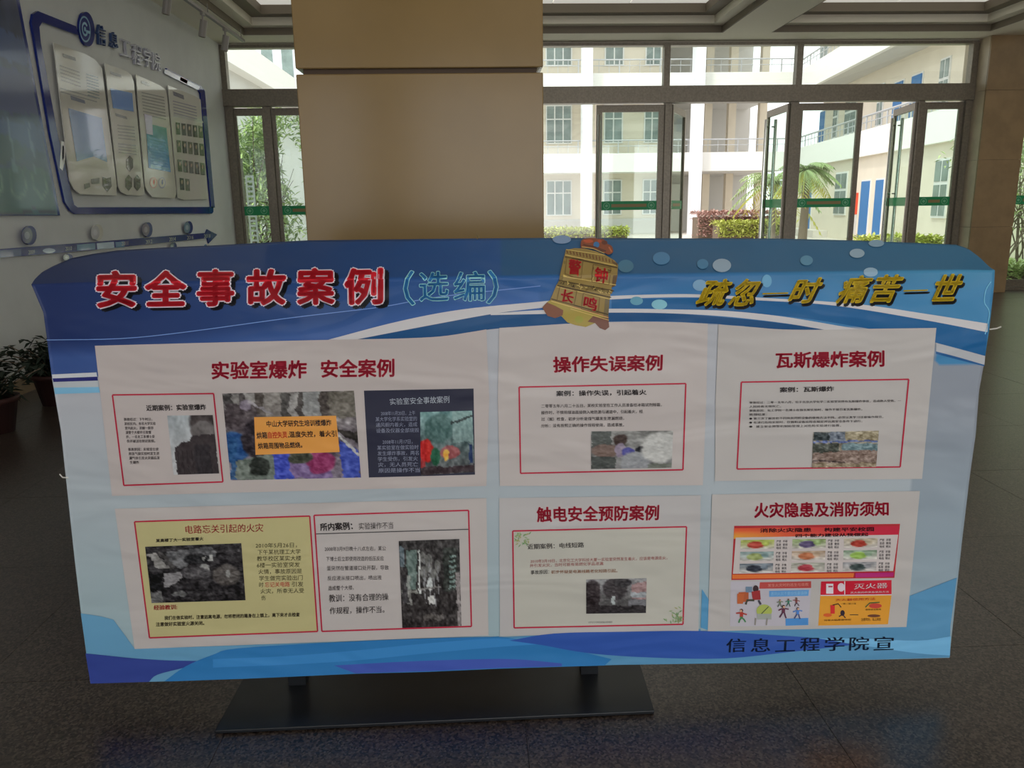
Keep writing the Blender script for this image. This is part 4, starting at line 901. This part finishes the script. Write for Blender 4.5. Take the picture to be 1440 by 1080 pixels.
i2 = info_panel('narrow white info panel with three dark leaf shaped photos', [(147, 89), (176, 99), (184, 105), (188, 115), (203, 272), (199, 275), (178, 274), (170, 270), (166, 262)])
wdecal('panel_print', [([(155, 124), (186, 131), (188, 157), (159, 152)], (46, 84, 136)), ([(155, 100), (170, 105), (171, 109), (156, 104)], (72, 72, 78)), ([(162, 159), (178, 164), (179, 168), (163, 163)], (80, 80, 84))]+trow(165, 176, 189, .12, 5, 4.5)+trow(166, 202, 191, .12, 4, 4)+
       [([(c[0]+5.5*math.cos(t), c[1]+11.5*math.sin(t)) for t in np.linspace(0, 2*math.pi, 7)[:-1]+.5], (30, 24, 20)) for c in ((182.5, 230), (181, 257), (193, 257))], i2, OF)
i3 = info_panel('white info panel with teal to blue block and small round logos', [(191, 105), (225, 120), (233, 127), (235, 135), (248, 272), (245, 279), (214, 277), (208, 270), (204, 262)])
pp = Pic(14, 30, (40, 100, 100), (34, 84, 146)); pp.noise(14, 5, 95); pp.rect(.1, .9, .95, .97, (120, 150, 180), .6)
for i in range(9): pp.rect(.12, .3+i*.07, .85, .315+i*.07, (84, 130, 160), .6)
pp.emit('blue_block', q4(205, 173, 234, 180, 240, 242, 209, 236), 1.5, i3, fn=WX(OF), m=M['wallprint'], colf=wcl)
wdecal('panel_print', [([(199, 113), (210, 117), (210, 121), (199, 117)], (60, 60, 66))]+trow(199, 130, 231, .22, 8, 4.4, (88, 90, 88))+[([(203, 160), (214, 163), (215, 190), (206, 188)], (138, 132, 158))], i3, OF+.001)
for cx_, rc_, dc_ in ((216, (148, 108, 102), (150, 70, 70)), (228, (112, 114, 136), (60, 70, 110))):
    wdecal('round_logo', [(ell(cx_, 257, 5, 8, 14), rc_), (ell(cx_, 257, 3.7, 6.3, 14), (150, 148, 140)), (ell(cx_+.4, 256, 1.4, 4, 8), dc_)], i3, OF+.001)
i4 = info_panel('grey info panel filled with rows of small portraits', [(236, 120), (274, 135), (282, 140), (292, 280), (258, 281), (250, 278)])
ports = []
for r_, (y0, n_) in enumerate(((172, 5), (197, 5), (224, 5), (250, 2))):
    for c_ in range(n_):
        x = 247+c_*8+r_*1.3+(1.5 if r_ == 3 else 0); y = y0+c_*1.2
        cc_ = random.choice([(22, 21, 20), (44, 50, 34), (18, 22, 28)])
        ports += [([(x, y), (x+6, y+.8), (x+7, y+17.5), (x+1, y+17)], cc_)]; 
for p_, c_ in ports:
    pr = wdecal('portrait_print', [(p_, c_)], i4, OF, 2); wdecal('portrait_face', [(ell(p_[0][0]+3.6, p_[0][1]+6, 1.3, 3, 8), (128, 112, 98))], pr, OF, 3)
wdecal('panel_print', [([(243, 128), (258, 134), (259, 140), (244, 134)], (62, 62, 74))]+trow(243, 142, 276, .26, 5, 4.2, (104, 104, 114))+[([(244, 160), (285, 170), (286, 173), (244, 164)], (130, 130, 128))], i4, OF)

# timeline strip, arrow and badges
tm = empty('timeline_strip', tuple(onX(150, 345, XL)), 'long blue timeline strip ending in an arrow under the panels', 'wall sign')
P = [np.array([XL+.002, 4.2, 1.03]), onX(-20, 351.5, XL+.002), onX(120, 341, XL+.002), onX(288, 327.5, XL+.002), onX(290, 322.5, XL+.002), onX(304, 330, XL+.002), onX(292, 342.5, XL+.002), onX(290, 335, XL+.002), onX(120, 352.5, XL+.002), onX(-20, 364, XL+.002), np.array([XL+.002, 4.2, .955])]
link('arrow_strip', *prism(P, (.014, 0, 0)), M['navy'], tm)
tp = [(ell(69, 352.5, 9, 3.5, 12), (110, 122, 140)), ([(0, 352), (30, 349.5), (30, 360), (0, 362.5)], (40, 58, 92)), ([(136, 342), (160, 340), (161, 349), (137, 351)], (112, 128, 146)), ([(108, 344), (134, 342), (134, 350.5), (108, 352.5)], (44, 84, 112)), ([(162, 340.5), (175, 339), (175, 347.5), (163, 348.5)], (46, 82, 116))]
wdecal('strip_print', tp, tm, .0165, each=True)
for t, x, y in (('2009', 40, 352), ('2010', 92, 347), ('2011', 171, 340), ('2012', 205, 337.5), ('2014', 238, 334), ('2016', 263, 331.5), ('2018', 287, 329.5)): text('date_lettering', [(t, q4(x, y, x+9, y-.8, x+9, y+4.7, x, y+5.5), (130, 134, 130))], (0, 0, 0), 2.6, parent=tm, fn=WX(.0165), m=M['wallprint'], colf=wc)
badges = [((39, 331, 9, 13.5), (42, 46, 76), 'large dark blue round badge on left wall below the navy poster'), ((135, 327, 7, 11.5), (116, 114, 122), 'pale pinkish round badge on left wall below first info panel'), ((206, 323, 6, 10.5), (74, 62, 84), 'purple grey round badge on left wall below third info panel'), ((264, 320, 5, 9), (62, 80, 104), 'small blue grey round badge near the timeline arrow'),
          ((94, 362, 5, 5), (70, 72, 70), 'grey badge half hidden below the timeline strip near its far end'), ((178, 354, 4, 4), (136, 128, 118), 'pale badge hanging just below the timeline strip'), ((243, 347, 3.5, 6), (46, 56, 84), 'dark blue drop shaped badge under the timeline strip'), ((290, 346.5, 2.6, 3.5), (60, 90, 120), 'light blue badge under the timeline arrow')]
for (cx, cy, rx, ry), c, lb in badges:
    e = empty('round_badge', tuple(onX(cx, cy, XL)), lb, 'badge', 'badges along the timeline')
    P = [onX(x, y, XL+.012) for x, y in ell(cx, cy, rx, ry, 20)]; link('badge_disc', *prism(P, (.02, 0, 0)), M['navy'] if sum(c) < 250 else M['white'], e)
    ctr = np.mean(np.array(P), 0); MB().tube([(XL+.001, ctr[1], ctr[2]), (XL+.014, ctr[1], ctr[2])], .012, 8).build('badge_stud', M['chrome'], e)
    wdecal('badge_print', [(ell(cx-.9, cy, rx*.86, ry*.86, 18), c), (ell(cx-.9, cy, rx*.42, ry*.4, 12), mixc(c, (150, 150, 160), .35))], e, .0325)

# track lights under the ceiling near the left wall
tr = empty('light_track', (-3.0, 9.5, 3.6), 'thin pale ceiling light track near the left wall', 'light track')
MB().box(-3.02, -2.98, 8.0, 11.2, 3.53, 3.56).build('rail', M['light_body'], tr)
for y in (8.4, 9.8, 11.1): MB().tube([(-3.0, y, 3.555), (-3.0, y, 3.67)], .006, 6).build('hanger', M['light_body'], tr)
for (y, lb) in ((8.55, 'white cylindrical track spotlight nearest the top edge'), (9.6, 'white cylindrical track spotlight in the middle of the track'), (10.4, 'white track spotlight closest to the glass front')):
    t = empty('track_spotlight', (-3.0, y, 3.53), lb, 'spotlight', 'spotlights on the ceiling track')
    MB().box(-3.015, -2.985, y-.04, y+.04, 3.50, 3.53).build('adaptor', M['light_body'], t)
    MB().tube([(-3.0, y, 3.505), (-3.0, y, 3.45)], .01, 8).build('stem', M['light_body'], t)
    MB().tube([(-2.99, y, 3.45), (-3.03, y+.01, 3.28)], .04, 14).build('lamp_body', M['light_body'], t)
    MB().tube([(-3.0301, y+.01, 3.281), (-3.031, y+.01, 3.276)], .034, 14).build('lens', M['ceil_dark'], t)

# ================================================================== POTTED PLANTS lower left
def leaf_quads(mb, c, d, L_, W_, up=(0, 0, 1)):
    c = np.array(c, float); d = _n(d); s = np.cross(d, up); s = s/(np.linalg.norm(s)+1e-9)*W_/2
    mid = c+d*L_*.5+np.array([0, 0, L_*.06]); mb.add([c, mid-s, c+d*L_-np.array([0, 0, L_*.12]), mid+s], [(0, 1, 2, 3)])
def potted(x, y, h, seed, lb):
    R_ = random.Random(seed); e = empty('potted_plant', (x, y, 0), lb, 'potted plant', 'pot plants along the left wall')
    n_ = 18; V = []; F = []
    prof = [(.0, .0), (.10, .0), (.14, .2), (.155, .2), (.155, .23), (.135, .23), (.125, .19), (0, .19)]
    for r_, z in prof:
        for i in range(n_): V.append((x+r_*math.cos(2*math.pi*i/n_), y+r_*math.sin(2*math.pi*i/n_), z+.001))
    for j in range(len(prof)-1):
        for i in range(n_): a = j*n_+i; b = j*n_+(i+1) % n_; F.append((a, b, b+n_, a+n_))
    link('pot', V, F, M['pot'], e, True)
    mb = MB(); st_ = MB()
    for i in range(26):
        a = R_.uniform(0, 6.28); r_ = R_.uniform(.05, .36); hh = h*R_.uniform(.6, 1)
        tip = (x+r_*math.cos(a), y+r_*math.sin(a), .2+hh*.75); st_.tube([(x, y, .18), ((x+tip[0])/2, (y+tip[1])/2, .2+hh*.5), tip], .003, 5)
        for k in range(16):
            t = R_.uniform(.2, 1); p = (x+(tip[0]-x)*t+R_.uniform(-.05, .05), y+(tip[1]-y)*t+R_.uniform(-.05, .05), .2+(tip[2]-.2)*t+R_.uniform(-.04, .05))
            leaf_quads(mb, p, (R_.uniform(-1, 1), R_.uniform(-1, 1), R_.uniform(-.4, .5)), R_.uniform(.07, .12), R_.uniform(.03, .05))
    st_.build('stems', M['bark'], e); o = mb.build('leaves', M['dark_leaf'], e); o['kind'] = 'stuff'
for i, (x, y, h, lb) in enumerate(((-3.1, 5.0, .30, 'dark leafy plant in red pot, the one nearest the camera by left wall'), (-3.1, 5.75, .32, 'dark bushy pot plant in the middle of the row by left wall'), (-3.12, 6.5, .34, 'dark pot plant whose leaves touch the banner edge in view'), (-3.12, 7.3, .34, 'dark pot plant furthest along the left wall behind the banner'))): potted(x, y, h, 30+i, lb)

# ================================================================== OUTSIDE
gd = bx('ground_outside', (-60, 60, 12.36, 110, -.3, -.06), M['paving'], kind='structure')
bx('ground_behind', (-60, 60, -60, YB, -.3, -.05), M['paving'], kind='structure')
bx('porch_step', (XL-1, XR+3, YF+.35, YF+2.2, -.062, -.012), M['paving'], kind='structure')
gl = bx('lawn_strip', (7.5, 19, 15.0, 21.0, -.059, .0), M['grass'], kind='structure')

# main building opposite, facade at Y=42
mbld = empty('courtyard_building', (10, 42, 0), 'cream and white campus building with galleries facing the glass doors', 'building')
def FB(name, dims, m, par=None): return MB().box(*dims).build(name, m, par or mbld)
FB('wall', (-7, 9.6, 42, 50, -.1, 13), M['cream']); FB('back_wall', (9.6, 15.9, 47, 50, -.1, 13), M['gallery'])
FB('plinth', (-7, 9.6, 41.9, 42.02, -.1, .75), M['gallery'])
FB('stair_wall', (9.6, 9.75, 42, 47, -.1, 13), M['cream'])
for z0, z1 in ((3.05, 3.95), (6.75, 7.7), (10.5, 11.4)):
    FB('gallery_slab', (-7, 9.5, 40.4, 42.02, z0, z0+.3), M['slab']); FB('parapet', (-7, 9.5, 40.3, 40.5, z0, z1), M['slab'])
    FB('gallery_slab', (9.5, 15.7, 40.4, 47, z0, z0+.3), M['gallery']); FB('parapet', (9.5, 15.7, 40.3, 40.5, z0, z1), M['slab'])
    r = MB()
    r.tube([(-7, 40.4, z1+.62), (15.7, 40.4, z1+.62)], .035, 6); r.tube([(-7, 40.4, z1+.35), (15.7, 40.4, z1+.35)], .018, 5)
    for i in range(46): x = -6.9+i*.5; r.tube([(x, 40.4, z1), (x, 40.4, z1+.62)], .014 if i % 4 else .035, 5)
    r.build('railing', M['rail'], mbld)
for x, m in ((5.45, 'bwhite'), (-1.5, 'bwhite'), (10.88, 'bwhite'), (-6.5, 'bwhite')):
    FB('front_column', (x-.24, x+.24, 39.6, 40.28, -.1, 11.4), M[m])
for x in (12.6, 13.9, 15.6): FB('inner_column', (x-.2, x+.2, 44, 44.4, -.1, 11.4), M['cream'])
FB('inner_wall', (10.6, 12.0, 46.6, 46.98, -.1, 2.6), M['winframe']); FB('inner_wall', (11.0, 11.9, 46.6, 46.98, 4.2, 5.9), M['winframe'])
def win(par, x0, x1, z0, z1, y, cols=2, trans=.62):
    w_ = MB(); f = .06
    w_.box(x0, x1, y-.05, y+.03, z0, z0+f); w_.box(x0, x1, y-.05, y+.03, z1-f, z1)
    for i in range(cols+1): xx = x0+(x1-x0-f)*i/cols; w_.box(xx, xx+f, y-.05, y+.03, z0+f, z1-f)
    if trans: zz = z0+(z1-z0)*trans; w_.box(x0+f, x1-f, y-.045, y+.02, zz, zz+f)
    w = w_.build('window', M['winframe'], par); MB().box(x0+f*.5, x1-f*.5, y-.015, y-.005, z0+f*.5, z1-f*.5).build('pane', M['winglass'], w)
Yw = 41.97
for z0, z1 in ((.95, 2.75), (4.55, 6.45), (8.3, 10.1)):
    for (px0, px1, c) in ((590, 622, 3), (680, 715, 3), (768, 804, 3), (848, 874, 2), (903, 925, 2)):
        a = onY(px0, 290, Yw)[0]; b = onY(px1, 290, Yw)[0]; win(mbld, a, b, z0, z1, Yw, c)
# right wing along a line 7.2 degrees off the hall axis
wd_ = np.array([math.sin(math.radians(7.2)), math.cos(math.radians(7.2)), 0.]); wn = np.array([-wd_[1], wd_[0], 0.]); WP = np.array([16., 42, 0]); up = np.array([0, 0, 1.])
wing = empty('side_wing', (14.5, 32, 0), 'white wing with blue doors running towards the hall', 'building')
def WB(name, s0, s1, z0, z1, d0, d1, m, par=None):
    """box on the wing: s metres towards the hall, d metres out of the wall plane"""
    return MB().obox(WP-wd_*s0+wn*d0+up*z0, -wd_*(s1-s0), wn*(d1-d0), up*(z1-z0)).build(name, m, par or wing)
WB('wall', 2.5, 24, -.1, 3.06, -8, 0, M['cream']); WB('wall', 2.5, 24, 3.061, 13, -8, -1.2, M['cream'])
for z0, z1 in ((3.05, 3.97), (6.5, 7.5), (10.2, 11.2)):
    WB('gallery_slab', 2.5, 24, z0, z0+.25, -1.2, -.001, M['gallery']); WB('parapet', 2.5, 24, z0+.0, z1, .0, .18, M['slab'])
    r = MB(); A_ = WP+wn*.09
    r.tube([A_-wd_*2.5+up*(z1+.5), A_-wd_*24+up*(z1+.5)], .04, 6); r.tube([A_-wd_*2.5+up*(z1+.28), A_-wd_*24+up*(z1+.28)], .02, 5)
    for i in range(44): r.tube([A_-wd_*(i*.5+2.5)+up*z1, A_-wd_*(i*.5+2.5)+up*(z1+.5)], .015 if i % 4 else .03, 5)
    r.build('railing', M['rail'], wing)
def s_of(px, py=290, d=0.):
    P_ = onP(px, py, WP+wn*d, wn); return float(np.dot(WP+wn*d-P_, wd_))
def wdoor(px0, px1, z0, z1, d=0.):
    a, b = s_of(px0, d=d), s_of(px1, d=d); o = WB('door', a, b, z0, z1, d+.0, d+.06, M['bluedoor']); WB('door_frame', a-.06, b+.06, z0, z1+.06, d, d+.03, M['winframe'], o)
for a, b in ((1211, 1222), (1231, 1241), (1135, 1141)): wdoor(a, b, -.05, 2.15)
for a, b in ((1245, 1256), (1268, 1281), (1146, 1152)): wdoor(a, b, 3.3, 5.7, -1.2)
def wwin(px0, px1, z0, z1, d=0.):
    a, b = s_of(px0, d=d), s_of(px1, d=d); o = WB('window', a, b, z0, z1, d, d+.05, M['winframe']); n_ = 2; w_ = (b-a)/n_
    for i in range(n_):
        for (u0, u1) in ((.04, .56), (.62, .96)): WB('pane', a+w_*i+.05, a+w_*(i+1)-.05, z0+(z1-z0)*u0, z0+(z1-z0)*u1, d+.051, d+.07, M['winglass'], o)
for a, b in ((1174, 1190), (1278, 1292), (1312, 1332)): wwin(a, b, .9, 2.6)
for a, b in ((1164, 1170), (1180, 1195), (1223, 1231), (1305, 1318)): wwin(a, b, 4.3, 5.9, -1.2)
for a, b in ((1140, 1150), (1328, 1350)): wwin(a, b, 7.9, 9.6, -1.2)
a = s_of(1207); WB('red_notice', s_of(1200), s_of(1206), .95, 1.75, 0, .04, M['red']); WB('notice_base', s_of(1200), s_of(1206), -.05, .94, 0, .04, M['gallery'])
WB('step', 4, 8.5, -.06, .25, .0, .6, M['paving'])

# left wing seen through the left transom
lw = empty('left_wing', (-8, 30, 0), 'pale wing with slanting white parapet seen through the left transom', 'building')
lb_ = [(-30, -7.6, 16, 60, -.1, 5.7, 'gallery', 'wall'), (-30, -7.2, 16, 60, 5.7, 6.6, 'slab', 'parapet')]
for a in lb_: MB().box(*a[:6]).build(a[7], M[a[6]], lw)
tw = empty('glass_tower', (-10, 60, 0), 'far white tower block with blue glass strips', 'building')
MB().box(-18, -13.2, 64, 70, -.1, 22).build('wall', M['bwhite'], tw)
for i in range(3): MB().box(-17.4+i*1.5, -16.6+i*1.5, 63.9, 64, 4, 20).build('glass_strip', M['winglass'], tw)
M['strip'] = mat('blue_glass_strip', (110, 150, 185), .3)

# hedges
def hedge(lb, x0, x1, y0, y1, z1, m, n=900, seed=1, ls=.16, name='hedge', twig=None, cat='hedge'):
    R_ = random.Random(seed); e = empty(name, ((x0+x1)/2, (y0+y1)/2, -.05), lb, cat)
    core = MB(); NX = max(2, int((x1-x0)/.5)); 
    MB().box(x0+.08, x1-.08, y0+.08, y1-.08, -.06, z1*.86).build('twig_core', M['bark'], e)
    mb = MB(); ext = []
    for i in range(n):
        x = R_.uniform(x0, x1); y = R_.uniform(y0, y1); z = R_.uniform(.05, z1)
        f = R_.random()
        if f < .45: z = z1+R_.uniform(-.06, .08)
        elif f < .9: y = y0+R_.uniform(-.05, .06)
        leaf_quads(mb, (x, y, z), (R_.uniform(-1, 1), R_.uniform(-1, .4), R_.uniform(-.3, .9)), ls*R_.uniform(.7, 1.3), ls*.55)
    o = mb.build('leaves', m, e); o['kind'] = 'stuff'; return e
hedge('low yellow-green clipped hedge before the cream facade', 2.6, 6.9, 36, 36.9, .38, M['hedge'], 1500, 1)
hedge('pinkish red hedge around the palm bed', 9.6, 13.6, 34.6, 35.8, 1.0, M['hedge2'], 2600, 2)
hedge('yellow-green rounded hedge in front of the reddish hedge', 10.0, 12.9, 32.9, 34.0, .62, M['hedge'], 1800, 3)
hedge('long yellow-green hedge along the right wing', 10.4, 12.7, 21.2, 22.0, .36, M['hedge'], 1600, 4)
# palm
def palm(x, y, zc_, seed, lb, L0=1.7):
    R_ = random.Random(seed); e = empty('palm_tree', (x, y, -.05), lb, 'palm tree')
    pts = [(x, y, -.06), (x+.03, y, zc_*.5), (x, y, zc_)]; MB().tube(pts, [.16, .13, .12], 10).build('trunk', M['bark'], e)
    for i in range(30):
        a = 2*math.pi*i/30+R_.uniform(-.15, .15); el = R_.uniform(-.35, 1.1); L_ = L0*R_.uniform(.8, 1.1); mb = MB(); P_ = []
        for t in np.linspace(0, 1, 9):
            r_ = L_*t*math.cos(el*(1-t*.3)); P_.append(np.array([x+r_*math.cos(a), y+r_*math.sin(a), zc_+L_*(math.sin(el)*t-.75*t*t)]))
        mb.tube(P_, [.018-.0015*k for k in range(9)], 4)
        for k in range(1, 9):
            for s in (-1, 1):
                for q_ in (0, .5):
                    p = P_[k-1]*(1-q_)+P_[k]*q_; d = _n(P_[k]-P_[k-1]); sd_ = np.cross(d, up); sd_ = _n(sd_)*s
                    dd = d*.6+sd_*.8+np.array([0, 0, -.25]); leaf_quads(mb, p, dd, .40*math.sin(math.pi*(k/9)*.8+.3), .06)
        mb.build('frond', M['palm_y'] if el < .05 else M['palm'], e)
pc_ = onY(1088, 262, 30.5); palm(pc_[0], 30.5, pc_[2]+.1, 5, 'short palm with drooping fronds between the glass doors', 1.75)
pc_ = onY(1128, 240, 27); palm(pc_[0]+.15, 27, pc_[2], 6, 'taller palm seen through the closed glass leaf', 1.1)

# tall bushes close outside
def bush(x0, x1, y0, y1, z1, seed, lb, n=5200, L_=.16, mats=('leaf', 'leaf_light'), z0=0.2):
    R_ = random.Random(seed); e = empty('tall_bush', ((x0+x1)/2, (y0+y1)/2, -.06), lb, 'bush')
    st_ = MB(); mbs = [MB(), MB()]
    cx, cy = (x0+x1)/2, (y0+y1)/2
    for i in range(46):
        bx_ = cx+R_.uniform(-.42, .42)*(x1-x0); by = cy+R_.uniform(-.3, .3)*(y1-y0)
        tx = R_.uniform(x0, x1); ty = R_.uniform(y0, y1); tz = z1*R_.uniform(.6, .98); m_ = ((bx_+tx)/2+R_.uniform(-.15, .15), (by+ty)/2, tz*.5)
        st_.tube([(bx_, by, -.06), m_, (tx, ty, tz)], [.018, .011, .004], 5)
    for i in range(n):
        z = z0+(z1-z0)*(R_.random()**.75); wob = .85+.25*math.sin(z*3+seed)
        x = cx+(R_.uniform(-.5, .5))*(x1-x0)*wob; y = cy+(R_.uniform(-.5, .5))*(y1-y0)*wob
        zz = z+.15*math.sin(x*5)+.1*math.sin(x*11+y*3)
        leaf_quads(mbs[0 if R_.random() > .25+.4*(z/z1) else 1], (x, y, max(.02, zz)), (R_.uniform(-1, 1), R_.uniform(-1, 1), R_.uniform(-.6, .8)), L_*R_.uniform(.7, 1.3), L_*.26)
    st_.build('stems', M['bark'], e)
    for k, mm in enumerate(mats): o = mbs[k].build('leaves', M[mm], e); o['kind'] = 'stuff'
bush(-4.6, -3.25, 13.8, 15.2, 2.95, 11, 'tall narrow-leaved bush behind the glass by the left wall')
bush(-2.95, -1.6, 13.4, 14.8, 3.0, 12, 'tall brighter bush behind the second glass leaf', mats=('leaf', 'leaf_light'))
bush(-1.2, .2, 14.2, 15.4, 2.4, 13, 'bush hidden behind the stone column', 2500)
bush(10.2, 12.6, 15.4, 17.4, 3.0, 14, 'bush with fine leaves beyond the right-hand pillar', 2600, z0=.9)
hedge('low bright green ground cover right of the pillar', 9.0, 11.0, 13.4, 13.9, .22, M['leaf_light'], 1200, 8, .12)
# perforated metal gate post outside the left pane
gp = empty('gate_post', (-3.42, 12.6, -.01), 'grey perforated metal strip standing outside the left pane', 'gate post')
V_ = []; q = MB(); x0, x1 = -3.56, -3.46
q.box(-3.60, -3.545, 12.55, 12.62, -.012, 2.15); q.build('side_channel', M['frame'], gp)
q = MB(); 
for sx in (-3.52, -3.415): q.box(sx, sx+.025, 12.58, 12.60, -.012, 1.9)
for i in range(26): q.box(-3.495, -3.415, 12.582, 12.598, .02+i*.074, .05+i*.074)
q.build('perforated_strip', M['winframe'], gp)
# back end of the hall: open side with two columns (daylight comes in here)
for x in (-1.5, 5.5): bx('column', (x-.4, x+.4, YB+.1, YB+.9, 0, ZB), M['column'], kind='structure')
